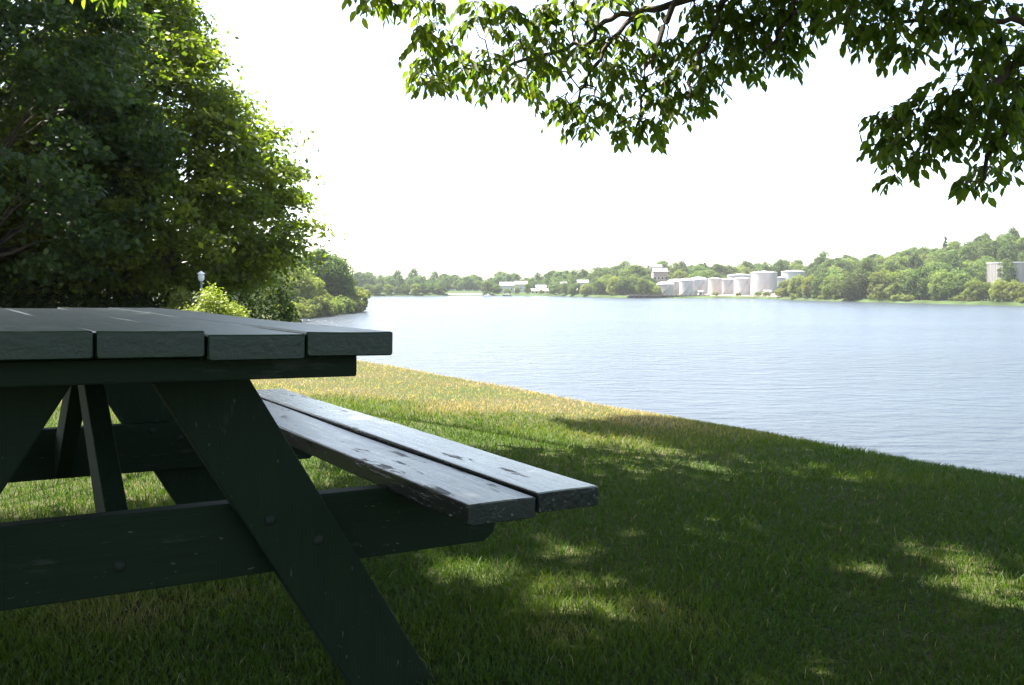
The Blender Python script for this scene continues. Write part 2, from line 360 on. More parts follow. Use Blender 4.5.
def far_xyz(px, d):
    x = (px-512)/F_PX*d
    return np.stack([x, d+0*x, far_z(px, d)], -1)
pxs = np.concatenate([np.linspace(-900, 300, 30), np.linspace(320, 1100, 120), np.linspace(1120, 2100, 40)])
ts = np.concatenate([[-12, -6], np.linspace(0, 12, 9), np.linspace(16, 420, 50)])
PX, T = np.meshgrid(pxs, ts, indexing='ij'); Dm = shore_d(PX)+T
P3 = far_xyz(PX, Dm)
M_hill = simple('hill_undergrowth', (.038, .058, .022), rough=.95, spec=.05, var=.5, scale=.12)
hill = link('hill', grid_mesh('hill', P3[..., 0], P3[..., 1], P3[..., 2]), M_hill); tag(hill, 'wooded hillside along the far shore', kind='structure')

# ------------------------------------------------------------------ leaves
def leaves_np(cent, nrm, axis, length, width, fold=.25):
    """folded elliptic leaves, 6 verts / 2 quads each; cent = leaf base"""
    n = len(cent)
    axis = axis/np.linalg.norm(axis, axis=1)[:, None]
    side = np.cross(axis, nrm); side /= np.linalg.norm(side, axis=1)[:, None]+1e-9
    up = np.cross(side, axis)
    L_ = np.asarray(length)[:, None]; W_ = np.asarray(width)[:, None]*.5
    b = cent; tip = cent+axis*L_-up*L_*.10
    r1 = cent+axis*L_*.30+side*W_*.92+up*W_*fold; l1 = cent+axis*L_*.30-side*W_*.92+up*W_*fold
    r2 = cent+axis*L_*.66+side*W_*.80+up*W_*fold*.6; l2 = cent+axis*L_*.66-side*W_*.80+up*W_*fold*.6
    v = np.stack([b, r1, r2, tip, l2, l1], 1).reshape(-1, 3)
    i = np.arange(n)[:, None]*6
    q = np.stack([i+np.array([[0, 1, 2, 3]]), i+np.array([[0, 3, 4, 5]])], 1).reshape(-1, 4)
    return v, q
def quads_np(cent, nrm, size, asp=1.0, r=rng):
    """rhombic leaf faces with random roll"""
    n = len(cent)
    nrm = nrm/(np.linalg.norm(nrm, axis=1)[:, None]+1e-9)
    a = np.cross(nrm, r.normal(size=(n, 3))); a /= np.linalg.norm(a, axis=1)[:, None]+1e-9
    b = np.cross(nrm, a); s = np.asarray(size)[:, None]*.5
    v = np.stack([cent+a*s, cent+b*s*asp, cent-a*s*.9, cent-b*s*asp], 1).reshape(-1, 3)
    q = np.arange(n*4).reshape(-1, 4)
    return v, q
def unit(v): return v/(np.linalg.norm(v, axis=-1, keepdims=True)+1e-9)

# crown made of sprays hung on limbs
def spray_tree(root, seed, height, trunk_r, prof, n_spray, per, leaf, mat, flat=.45, spread=.8, lean=(0, 0), shell=.55, tintb=0.0, part='crown', limb_every=3):
    """prof: [(z, radius)...] crown outline. Returns nothing; adds trunk (> limb) and crown parts to root"""
    r = np.random.default_rng(seed)
    pz = np.array([a for a, b in prof]); pr = np.array([b for a, b in prof])
    # sprays: denser near the outside
    zz = r.uniform(0, 1, n_spray*6)*(pz[-1]-pz[0])+pz[0]
    rr = np.interp(zz, pz, pr); keep = r.uniform(0, 1, len(zz)) < (rr/pr.max())**1.2+.04
    zz = zz[keep][:n_spray]; n = len(zz); rr = np.interp(zz, pz, pr)
    ang = r.uniform(0, 2*math.pi, n)
    lump = 1+.07*np.sin(ang*3+zz*1.1+seed)+.06*np.sin(ang*5-zz*1.9+seed*2)+.06*np.sin(zz*3.1+ang)
    rad = rr*lump*(shell+(1-shell)*np.sqrt(r.uniform(0, 1, n)))
    cen = np.stack([np.cos(ang)*rad+lean[0]*zz/height, np.sin(ang)*rad+lean[1]*zz/height, zz+r.normal(0, .1, n)], -1)
    out_d = unit(np.stack([np.cos(ang), np.sin(ang), .25+0*ang], -1))
    k = np.repeat(np.arange(n), per)
    sz = spread*(.65+.7*r.uniform(size=n))
    d = unit(r.normal(size=(len(k), 3)))*(r.uniform(size=len(k))**.6)[:, None]*np.array([1, 1, flat])
    # stretch along the outward direction so that sprays read as branch ends
    d += out_d[k]*(r.uniform(-.55, .75, len(k)))[:, None]
    d[:, 2] -= .22*(d[:, :2]**2).sum(1)
    pos = cen[k]+d*sz[k][:, None]
    nr = unit(np.array([0, 0, .8])+r.normal(size=(len(k), 3))*.75+out_d[k]*.35)
    v, q = quads_np(pos, nr, leaf*(.6+.8*r.uniform(size=len(k))), .62, r)
    tint = np.clip(.45+r.normal(size=n)[k]*.22+r.normal(size=len(k))*.18+tintb, 0, 1)
    cm = np_mesh(part, v, [q], tint=tint)
    cr = link(part, cm, mat, root)
    T_ = Tubes()
    top = np.array([lean[0], lean[1], height*.92]); base = np.array([0, 0, -.4])
    tp = curve3(base, top, 0, 9, height*.008, r); trad = trunk_r*np.linspace(1.15, .12, 9)
    T_.add(tp, trad, 10)
    for j in range(0, n, limb_every):
        c = cen[j]; h0 = max(.15*height, c[2]-(.35+.5*r.uniform())*math.hypot(c[0], c[1])-.3)
        f = np.clip(h0/height, 0.02, .95)
        s = np.array([np.interp(f, np.linspace(0, 1, 9), tp[:, a]) for a in range(3)])
        T_.add(curve3(s, c, .06*np.linalg.norm(c-s), 5, .05, r), np.linspace(.018+.25*trunk_r*(1-f)*.5, .008, 5), 4)
    tr = link('trunk', T_.mesh('trunk'), M_bark, root)
    return cr, tr

# ------------------------------------------------------------------ picnic table
OFFY, HT = .9126, .735
RT = np.array([[.84480178, -.53463101, .02190078], [.53454002, .84508029, .01030876], [-.0240193, .00299798, .999707]])
TT = np.array([-.4879, 1.2413, -.0673+CAM_Z])
tloc = TT+RT@np.array([0, OFFY, -HT])
table = thing('picnic_table', 'dark green painted wooden picnic table with worn attached benches on the shaded lawn', 'picnic table', tloc)
table.rotation_euler = Matrix(RT.tolist()).to_euler()
TL = 1.825
def plank(name, u0, u1, v0, v1, w0, w1, mat, label=None, dw=0.0, dv=0.0, parent=None, cup=0.0, twist=0.0, tip=(0, 0)):
    """plank along v with slight cup and twist, origin in its middle"""
    cu, cv, cw = (u0+u1)/2, (v0+v1)/2, (w0+w1)/2
    nu, nv_ = 6, 14
    us = np.linspace(-(u1-u0)/2, (u1-u0)/2, nu); vv = np.linspace(-(v1-v0)/2, (v1-v0)/2, nv_)
    h = (w1-w0)/2; ch = .0028
    prof = []
    hw = (u1-u0)/2
    prof = [(-hw, -h+ch), (-hw, h-ch), (-hw+ch*.35, h-ch*.3), (-hw+ch*1.2, h)] + [(a, h) for a in np.linspace(-hw*.6, hw*.6, 4)] + [(hw-ch*1.2, h), (hw-ch*.35, h-ch*.3), (hw, h-ch), (hw, -h+ch), (hw-ch, -h), (-hw+ch, -h)]
    prof = np.array(prof); n = len(prof)
    verts = []
    vv = np.concatenate([[vv[0]], [vv[0]+.003], vv[1:-1], [vv[-1]-.003], [vv[-1]]])
    for k, y in enumerate(vv):
        ins = .002 if k in (0, len(vv)-1) else 0
        for a, b in prof:
            a2 = a-np.sign(a)*ins; b2 = b-np.sign(b)*ins
            verts.append((a2+cu, y+cv, b2+cw+cup*((a/hw)**2-.4)+twist*a*y+.0012*math.sin(y*5+cu*20)+tip[0]+(tip[1]-tip[0])*((y-vv[0])/(vv[-1]-vv[0]))))
    verts = np.array(verts); off = np.array([cu, cv, cw])
    f = [(k*n+i, k*n+(i+1) % n, (k+1)*n+(i+1) % n, (k+1)*n+i) for k in range(len(vv)-1) for i in range(n)]
    f += [tuple(range(n))[::-1], tuple(range((len(vv)-1)*n, len(vv)*n))]
    me = bpy.data.meshes.new(name); me.from_pydata((verts-off).tolist(), [], f); me.update()
    import bmesh
    bm = bmesh.new(); bm.from_mesh(me); bmesh.ops.recalc_face_normals(bm, faces=bm.faces); bm.to_mesh(me); bm.free()
    o = link(name, me, mat, parent or table); o.location = (off+np.array([0, -OFFY, HT])).tolist()
    if label: o['label'] = label
    return o
TH = .0375
for k, (du, dv, dw) in enumerate([(0, .0, .002), (0, -.004, .001), (0, .002, .0), (0, .001, -.001), (0, .006, -.0005)]):
    u = (k-2)*.145
    plank('tabletop_plank', u-.0708, u+.0708, dv, TL+dv, -TH+dw, dw, M_top, cup=[.0005, .0004, .0005, .0003, .001][k], twist=[.002, -.001, .001, -.001, .003][k], tip=[(.005, -.014), (.004, -.013), (.002, -.011), (0, -.009), (0, -.006)][k])
UB = .5182
for sgn in (1, -1):
    for k in range(2):
        u0 = UB+k*.1455; u1 = u0+.1375
        if sgn < 0: u0, u1 = -u1, -u0
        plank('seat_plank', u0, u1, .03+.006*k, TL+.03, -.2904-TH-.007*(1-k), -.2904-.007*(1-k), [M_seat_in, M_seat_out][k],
              label=['inner seat plank with dark worn grain', 'worn outer seat plank with pale sky sheen in its colour and dark chips'][k], cup=-.001, twist=.003)
def tpart(mb, name, mat, parent=table, bevel=.003, label=None, smooth=False):
    """mb in (u, v, w) with the top surface as w = 0; recentred on the part"""
    c = np.mean(np.array(mb.v), axis=0)
    mb.v = [tuple(np.array(v)-c) for v in mb.v]
    o = mb.build(name, mat, parent, bevel=bevel, smooth=smooth)
    pl = np.array([0, -OFFY, HT]) if parent is table else -np.array(parent['_c'])
    o['_c'] = c.tolist()
    o.location = (c+pl).tolist()
    if label: o['label'] = label
    return o
def leg_poly(sg):
    a = .6045
    ui = lambda w: .065+a*(-w-.103)
    uo = lambda w: .226+a*(-w-.097)
    wt, wb = -TH-.0005, -HT
    P = [(ui(wb), wb), (uo(wb), wb), (uo(wt), wt), (max(ui(wt), .012), wt)]
    return P if sg > 0 else [(-a_, b_) for a_, b_ in P][::-1]
def bolt(parent, u, v, w, face):
    mb = MB()
    prof = [(.0105, 0), (.0105, .002), (.0085, .0045), (.004, .006)]
    seg = 14; vs = []; fs = []
    for r_, z in prof:
        for k in range(seg):
            a = 2*math.pi*k/seg; vs.append((u+r_*math.cos(a), v+face*(z-.001), w+r_*math.sin(a)))
    for i in range(3):
        for k in range(seg): fs.append((i*seg+k, i*seg+(k+1) % seg, (i+1)*seg+(k+1) % seg, (i+1)*seg+k))
    fs.append(tuple(range(3*seg, 4*seg))); fs.append(tuple(range(seg)))
    mb.add(vs, fs)
    return tpart(mb, 'bolt', M_steel, parent, bevel=0, smooth=True)
V1 = .317
for end in (0, 1):
    y0, y1 = (V1, V1+.0375) if end == 0 else (TL-V1-.0375, TL-V1)
    fc = -1 if end == 0 else 1; yf = y0 if end == 0 else y1
    for sg in (1, -1):
        lg = tpart(MB().prism(leg_poly(sg), y0, y1), 'leg', M_frame)
        for (u, w) in ((.265, -.357), (.357, -.406), (.16, -.085)):
            if (u, w) == (.16, -.085): continue
            bolt(lg, sg*u, yf, w, fc)
    s0, s1 = (V1+.038, V1+.0755) if end == 0 else (TL-V1-.0755, TL-V1-.038)
    wb0, wb1 = -.4665, -.3285
    st = tpart(MB().prism([(-.770, wb0+.02), (-.745, wb0), (.745, wb0), (.770, wb0+.02), (.770, wb1), (-.770, wb1)], s0, s1), 'stretcher', M_rail)
    bolt(st, .015, s0 if end == 0 else s1, -.417, fc)
    for u, w in ((.277, -.349), (.352, -.375), (-.277, -.349), (-.352, -.375)):
        bolt(st, u, s1 if end == 0 else s0, w, -fc)
    tpart(MB().box(-.33, .33, s0, s1, -.100, -TH-.0008), 'leg_cleat', M_rail)
    b0, b1 = (.052, .142) if end == 0 else (TL-.142, TL-.052)
    tpart(MB().box(-.3195, .3195, b0, b1, -.0725, -TH-.0008), 'batten', M_rail)
    # diagonal brace from the stretcher up to the middle of the top
    va, vb_ = (s1+.0008, .86) if end == 0 else (s0-.0008, TL-.86)
    d = 1 if end == 0 else -1
    uc, hw = (.022, .0195) if end == 0 else (.045, .0195)
    poly = [(va, -.455), (va, -.36), (vb_-d*.05, -TH-.0008), (vb_+d*.045, -TH-.0008), (va+d*.03, -.458)]
    mb = MB(); n = len(poly)
    vs = [(uc-hw, a, b) for a, b in poly]+[(uc+hw, a, b) for a, b in poly]
    mb.add(vs, [tuple(range(n)), tuple(range(n, 2*n))[::-1]]+[(i, (i+1) % n, n+(i+1) % n, n+i) for i in range(n)])
    tpart(mb, 'brace', M_frame)
tpart(MB().box(-.33, .33, TL/2-.045, TL/2+.045, -.0725, -TH-.0008), 'batten', M_rail)

# ------------------------------------------------------------------ shade tree overhanging the lawn
TB = np.array([3.35, 1.75, bank_z(3.35, 1.75)])
shade = thing('shade_tree', 'overhanging shade tree whose leafy drooping branches hang across the top of the view', 'tree', TB)
TW = Tubes(); TL_ = Tubes()
limbs = []
def limb(pts, r0, r1, sides=7, fine=4):
    pts = np.array(pts, float)
    t = np.linspace(0, len(pts)-1, (len(pts)-1)*fine+1); i = np.clip(t.astype(int), 0, len(pts)-2); f = (t-i)[:, None]
    pm = np.vstack([2*pts[0]-pts[1], pts, 2*pts[-1]-pts[-2]])
    p0, p1, p2, p3 = pm[i], pm[i+1], pm[i+2], pm[i+3]
    q = .5*(2*p1+(p2-p0)*f+(2*p0-5*p1+4*p2-p3)*f**2+(3*p1-p0-3*p2+p3)*f**3)
    q[1:-1] += rng.normal(0, .012, (len(q)-2, 3))
    TL_.add(q-TB, np.linspace(r0, r1, len(q)), sides); limbs.append(q)
    return q
trunk_top = np.array([3.05, 2.1, 3.2])
trunk_pts = np.array([TB+[0, 0, -.3], TB+[0, 0, .1], TB+[-.03, .05, 1.2], TB+[-.12, .15, 2.2], trunk_top])
tm = Tubes(); tm.add(trunk_pts-TB, [.34, .27, .21, .19, .17], 14)
trk = link('trunk', tm.mesh('trunk'), M_bark, shade)
A = at
limb([TB+[-.1, .1, 2.0], [2.3, 3.4, 2.75], A(800, -40, 4.7), A(676, 1, 4.85), A(640, 14, 4.9), A(610, 17, 4.95), A(585, 42, 4.95), A(540, 55, 5.0), A(490, 72, 5.05), A(440, 80, 5.1)], .026, .005)
limb([A(640, 14, 4.9), A(612, 40, 4.85), A(590, 80, 4.8), A(570, 105, 4.8)], .016, .005, 5)
limb([A(676, 1, 4.85), A(660, 40, 4.8), A(645, 80, 4.75), A(640, 120, 4.75)], .018, .005, 5)
limb([A(730, -15, 4.8), A(715, 30, 4.7), A(695, 65, 4.7), A(688, 100, 4.7)], .02, .005, 5)
limb([A(800, -40, 4.7), A(800, 0, 4.6), A(775, 40, 4.6), A(755, 65, 4.6)], .02, .005, 5)
limb([TB+[-.1, .15, 2.1], [2.75, 2.9, 2.35], A(1060, 30, 4.3), A(1010, 70, 4.35), A(960, 110, 4.4), A(910, 140, 4.45), A(885, 165, 4.5)], .035, .005)
limb([A(1060, 30, 4.3), A(1020, 110, 4.3), A(990, 160, 4.3), A(975, 190, 4.3)], .022, .005, 5)
limb([A(1060, 30, 4.3), A(1000, 20, 4.4), A(930, 20, 4.5), A(870, 30, 4.55), A(830, 15, 4.6)], .018, .005, 5)
limb([TB+[-.12, .15, 2.3], [1.6, 3.4, 3.3], A(640, -80, 5.1), A(540, -50, 5.1), A(480, -30, 5.15), A(420, -18, 5.2), A(375, -8, 5.2), A(250, -45, 5.2), A(130, -22, 5.2), A(70, -10, 5.2)], .045, .004)
up = [limb([trunk_top, [2.2, 3.6, 4.4], [.8, 5.6, 5.0], [-.8, 7.6, 5.3]], .13, .02),
      limb([trunk_top, [1.2, 2.6, 4.6], [-1.0, 3.4, 5.4], [-3.2, 4.6, 5.6]], .12, .02),
      limb([trunk_top, [1.5, 1.2, 4.5], [-.5, 0.2, 5.2], [-2.6, -.6, 5.3]], .11, .02),
      limb([trunk_top, [3.2, 3.8, 4.8], [2.8, 6.0, 5.6], [2.0, 8.2, 5.9]], .11, .02),
      limb([trunk_top, [4.5, 3.2, 4.6], [5.4, 5.0, 5.2], [5.6, 6.8, 5.2]], .10, .02),
      limb([trunk_top, [4.2, .6, 4.6], [4.6, -1.4, 5.3]], .10, .02),
      limb([trunk_top, [3.0, 2.4, 5.4], [2.4, 3.0, 7.2]], .12, .02),
      limb([[1.2, 2.6, 4.6], [-.6, 4.8, 4.7], [-2.4, 6.6, 5.0], [-3.8, 7.6, 5.0]], .06, .015)]
LP = np.concatenate(limbs)
# clusters in view: position measured on the photo, each a bunch of drooping twigs
VIEW = [(70, -9, .5), (90, -6, .5), (112, -9, .6), (372, 2, .8), (352, 5, .5), (415, 6, .8), (432, 12, .6), (395, 2, .6),
 (425, 68, 1), (436, 88, .8), (418, 82, .7), (415, 40, .7), (448, 52, 1), (432, 30, .7), (470, 34, 1), (462, 70, 1), (490, 66, 1), (486, 92, .7), (508, 84, .9), (525, 60, 1), (505, 22, 1), (512, 45, 1), (478, 12, .8), (540, 20, 1), (532, 92, .5), (522, 100, .5), (545, 45, 1), (540, 72, .7),
 (560, 10, 1), (578, 28, 1), (575, 55, .8), (598, 70, .9), (600, 48, .9), (622, 52, 1), (615, 78, .8), (565, 112, .8), (556, 104, .6), (580, 122, .8), (590, 106, .8), (605, 120, .6), (574, 132, .5), (630, 100, .9), (640, 126, .7), (626, 132, .6), (650, 142, .4), (612, 140, .4), (645, 62, 1), (660, 84, 1), (655, 108, .7), (640, 22, .7), (600, 5, .8), (622, 4, .6),
 (668, 50, 1), (682, 72, 1), (695, 55, 1), (690, 96, .8), (684, 112, .5), (700, 112, .3), (708, 80, .9), (722, 60, 1), (715, 40, 1), (738, 72, .9), (740, 48, 1), (752, 30, 1), (762, 58, .9), (775, 42, 1), (790, 56, .8), (800, 40, .8), (782, 68, .5), (770, 16, 1), (735, 18, 1), (790, 18, 1), (805, 20, .7), (712, 12, .8), (745, 4, 1), (770, 2, 1), (800, 0, 1), (700, 25, .8), (690, 14, .6),
 (835, 6, .9), (850, 22, 1), (862, 38, .7), (875, 16, 1), (890, 36, .9), (905, 54, .7), (912, 66, .4), (905, 20, 1), (925, 34, 1), (940, 14, 1), (950, 36, .9), (965, 22, .9), (985, 12, .8), (820, 2, .8), (860, 4, 1), (930, 0, 1),
 (892, 122, .8), (880, 132, .6), (895, 148, .9), (888, 160, .6), (900, 176, .6), (892, 190, .4), (912, 140, 1), (915, 164, .7), (925, 120, 1), (938, 106, 1), (945, 130, 1), (940, 150, .9), (955, 90, 1), (960, 115, 1), (965, 140, .9), (975, 100, 1), (985, 80, 1), (985, 125, 1), (990, 150, .7), (1000, 95, 1), (1000, 60, 1), (1010, 115, 1), (1015, 80, 1), (1020, 140, 1), (1012, 45, .9), (1020, 100, 1), (975, 62, .9), (990, 40, .7), (1010, 165, .6), (990, 178, .7), (978, 190, .6), (1000, 188, .6), (965, 196, .3), (1005, 20, .5), (1040, 90, 1), (1045, 130, 1), (1040, 60, 1), (1040, 160, .8)]
lv = []; lnn = []; lax = []; lln = []; lwd = []; ltn = []
def nearest_limb(p, skip=None):
    d = np.linalg.norm(LP-p, axis=1); return LP[np.argmin(d)]
def cluster(c, scale, n_twig, leaf=.078, seed_t=0.0, r=rng, twig_r=.0022, twl=.26, hang=1.0):
    """twigs that fan out from c and droop, leaves alternate along them and hang"""
    for t in range(n_twig):
        a = r.uniform(0, 2*math.pi); dirn = np.array([math.cos(a), math.sin(a), r.uniform(-.35, .35)])
        Lt = twl*scale*r.uniform(.6, 1.15); nn = 6
        u = np.linspace(0, 1, nn)[:, None]
        st = c+r.normal(0, .03*scale, 3)
        pts = st+dirn*Lt*u*(1-.25*u)+np.array([0, 0, -1.])*Lt*(.15+.4*hang)*u**2
        TW.add(pts-TB, np.linspace(twig_r, .0011, nn), 3)
        m = max(4, int(10*Lt/.26)); f = np.linspace(.22, 1.0, m)
        base = np.stack([np.interp(f, u[:, 0], pts[:, k]) for k in range(3)], -1)
        tang = unit(np.gradient(base, axis=0))
        sd = unit(np.cross(tang, [0, 0, 1.]))*np.where(np.arange(m) % 2, 1, -1)[:, None]
        ax = unit(tang*.55+sd*r.uniform(.35, .8, (m, 1))+np.array([0, 0, -hang])*r.uniform(.45, 1.2, (m, 1))+r.normal(0, .18, (m, 3)))
        nr = unit(np.array([0, 0, 1.])*.8+sd*.3+r.normal(0, .5, (m, 3)))
        nr = unit(nr-ax*(nr*ax).sum(1)[:, None])
        lv.append(base); lnn.append(nr); lax.append(ax); ln = leaf*r.uniform(.65, 1.2, m)
        lln.append(ln); lwd.append(ln*r.uniform(.44, .58, m)); ltn.append(np.clip(.45+seed_t+r.normal(0, .2, m)+r.normal(0, .15), 0, 1))
for (px, py, s) in VIEW:
    Y = 4.95+rng.normal(0, .18) if px < 830 else 4.4+rng.normal(0, .16)
    c = A(px+(5 if px < 660 else 0), py-(7 if px < 830 else 13), Y)
    q = nearest_limb(c)
    TW.add(curve3(q, c, .03, 5, .012)-TB, np.linspace(.005, .0025, 5), 4)
    cluster(c, .66*s+.10, 10 if s > .65 else 5, leaf=.061, hang=.7, seed_t=.30 if px < 480 else (.08 if px < 660 else -.08))
# the crown above and behind the view, unseen, extended to cut sky light and laid out so that its shade falls on the lawn
def ground_hit(px, py):
    a = A(px, py, 1.0)-np.array([0, 0, CAM_Z]); k = .86/(-a[2]); return (a*k)[:2]
SPOTS = [(540, 592, .05), (755, 524, .06), (700, 462, .08), (460, 602, .03), (965, 568, .12), (1005, 598, .14), (660, 472, .04), (640, 440, .2), (560, 440, .3), (930, 545, .03)]
spots = [(*ground_hit(a, b), r_) for a, b, r_ in SPOTS]
# edge of the shade on the lawn, as (x, y) of the ground
bx = np.array([-5, -1.6, -.9, -.2, .25, .8, 1.6, 4]); by = np.array([2.7, 3.0, 3.6, 4.75, 5.45, 6.5, 7.0, 7.4])
cnt = 0; placed = []; lit_view = np.array([A(a, b, 4.95) for a, b, s_ in VIEW if 380 < a < 640])
sh = sun_dir[:2]/sun_dir[2]
for gx0 in np.arange(-4.8, 5.0, .29):
    for gy0 in np.arange(-5.5, 7.4, .29):
        for lay in range(3 if gy0 > 1 else (2 if gy0 > -.5 else 1)):
            gx, gy = gx0+rng.uniform(-.17, .17), gy0+rng.uniform(-.17, .17)
            if gy > np.interp(gx, bx, by)-.18+.25*vnoise(np.array(gx*2.2), np.array(gy*2.2), 11): continue
            if any((gx-a)**2+(gy-b)**2 < (r_+.20)**2 for a, b, r_ in spots): continue
            for _ in range(14):
                h = rng.uniform(2.7, 7.2); c = np.array([gx+sh[0]*h, gy+sh[1]*h, h])
                u_, v_, fw = project(c)
                if fw > .3 and -70 < u_ < 1094 and v_ > -46*4.5/max(fw, 1): continue
                if np.linalg.norm(c-TB-[0, 0, 3]) > 10: continue
                if lit_view is not None:     # boughs at the outer left keep the sun on them
                    rel = lit_view-c; tt = rel@sun_dir; pd = np.linalg.norm(rel-tt[:, None]*sun_dir, axis=1)
                    if np.any((pd < .28) & (tt < -.3)): continue
                placed.append(c); break
placed = np.array(placed)
print('canopy clusters', len(placed))
sub = placed[::5]
for c in sub:
    q = nearest_limb(c)
    TW.add(curve3(q, c, .08, 6, .04)-TB, np.linspace(.012, .004, 6), 4)
for c in placed: cluster(c, 1.2, 8, leaf=.105, twl=.30, hang=.15)
v, q = leaves_np(np.concatenate(lv)-TB, np.concatenate(lnn), np.concatenate(lax), np.concatenate(lln), np.concatenate(lwd))
crown = link('crown', np_mesh('crown', v, [q], tint=np.repeat(np.concatenate(ltn), 2)), M_leaf_shade, shade)
link('limb', TL_.mesh('limb'), M_bark, trk)
link('twigs', TW.mesh('twigs'), M_twig, crown)

# ------------------------------------------------------------------ trees on the left bank
def bank_pt(px, Y):
    x = (px-512)/F_PX*Y; return np.array([x, Y, float(bank_z(x, Y))])
t1 = thing('maple_tree', 'big spreading maple with sunlit yellow-green upper boughs reaching towards the river', 'tree', bank_pt(128, 24), group='tall trees at the left end of the lawn')
spray_tree(t1, 21, 10.6, .24, [(1.3, 3.3), (2.2, 4.25), (3.6, 4.35), (5.0, 3.7), (6.4, 2.8), (7.6, 2.0), (9.0, 1.3), (10.8, .3)], 720, 180, .15, M_maple, spread=.72, flat=.36)
t2 = thing('maple_tree', 'dark shaded maple nearest the left edge of the picture, in front of the lighter one', 'tree', bank_pt(-25, 19), group='tall trees at the left end of the lawn')
spray_tree(t2, 34, 12.5, .28, [(1.2, 2.0), (2.4, 3.0), (4.2, 3.35), (6.5, 3.1), (9, 2.3), (11.5, 1.1), (12.6, .3)], 620, 150, .145, M_maple_shaded, spread=.6, limb_every=7, tintb=-.1)
t3 = thing('maple_tree', 'dark maple farthest back, at the left edge behind the front two', 'tree', bank_pt(-70, 38), group='tall trees at the left end of the lawn')
spray_tree(t3, 51, 13.5, .28, [(1.0, 2.6), (2.4, 4.4), (4.2, 4.8), (7, 4.3), (10, 3), (12.8, 1.2), (13.6, .3)], 600, 90, .2, M_maple, spread=.8)
def bush(name, label, cat, loc, rx, ry, h, n, leaf, mat, seed, group=None):
    root = thing(name, label, cat, loc, group=group); r = np.random.default_rng(seed)
    d = unit(r.normal(size=(n, 3))); d[:, 2] = np.abs(d[:, 2])
    lump = 1+.15*np.sin(d[:, 0]*7+seed)+.13*np.sin(d[:, 1]*8+d[:, 2]*6)
    rad = (lump*(.72+.3*r.uniform(size=n)**.6))[:, None]
    pos = d*rad*np.array([rx, ry, h])+r.normal(size=(n, 3))*.04
    nr = unit(d*.7+np.array([0, 0, .5])+r.normal(size=(n, 3))*.6)
    v, q = quads_np(pos, nr, leaf*(.6+.8*r.uniform(size=n)), .6, r)
    link('foliage', np_mesh('foliage', v, [q], tint=np.clip(.5+r.normal(size=n)*.25, 0, 1)), mat, root)
    T_ = Tubes()
    for j in range(9):
        e = pos[r.integers(n)]*.8; T_.add(curve3(np.array([r.normal()*.05*rx, r.normal()*.05*ry, -.1]), e, .1*h, 5, .03, r), np.linspace(.025, .008, 5), 4)
    link('stem', T_.mesh('stem'), M_bark, root)
    return root
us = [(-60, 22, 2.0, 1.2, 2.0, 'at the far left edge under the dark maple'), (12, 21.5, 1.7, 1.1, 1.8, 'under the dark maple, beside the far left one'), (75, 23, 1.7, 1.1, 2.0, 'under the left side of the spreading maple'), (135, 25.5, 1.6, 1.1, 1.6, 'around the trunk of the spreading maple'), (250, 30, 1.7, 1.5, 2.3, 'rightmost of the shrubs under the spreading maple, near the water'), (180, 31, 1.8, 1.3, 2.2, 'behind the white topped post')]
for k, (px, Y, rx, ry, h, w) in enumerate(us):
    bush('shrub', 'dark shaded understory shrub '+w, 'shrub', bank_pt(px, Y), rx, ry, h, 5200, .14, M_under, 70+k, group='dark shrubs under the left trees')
bush('yellow_bush', 'small rounded bright yellow-green bush beneath the dark trees', 'bush', bank_pt(213, 15.3), .52, .48, .60-float(bank_pt(213, 15.3)[2]), 7000, .05, M_yellow, 90)
bush('yellow_bush', 'low olive yellow bush just left of the bright rounded one', 'bush', bank_pt(186, 19), .5, .45, .60-float(bank_pt(186, 19)[2]), 3000, .065, leaf_mat('olive_leaf', [(0, (.07, .09, .018)), (1, (.15, .17, .03))]), 91)
# white topped post
pp = bank_pt(202, 19.3); zt = A(202, 274, 19.3)[2]-pp[2]
post = thing('garden_post', 'thin grey post with a small white lantern head above the yellow bush', 'garden lamp', pp)
M_grey = simple('grey_post_paint', (.25, .25, .25), rough=.6); M_white = simple('white_paint', (.78, .78, .76), rough=.5, var=.05)
MB().lathe([(.022, -.2), (.022, zt-.17), (.035, zt-.16), (.035, zt-.151)], 12).build('post', M_grey, post, smooth=True)
MB().lathe([(.03, zt-.15), (.055, zt-.12), (.065, zt-.07), (.06, zt-.02), (.04, zt)], 14).build('lamp_head', M_white, post, smooth=True)
MB().lathe([(.085, zt), (.07, zt+.02), (.02, zt+.05), (.008, zt+.06)], 14).build('cap', M_white, post, smooth=True)

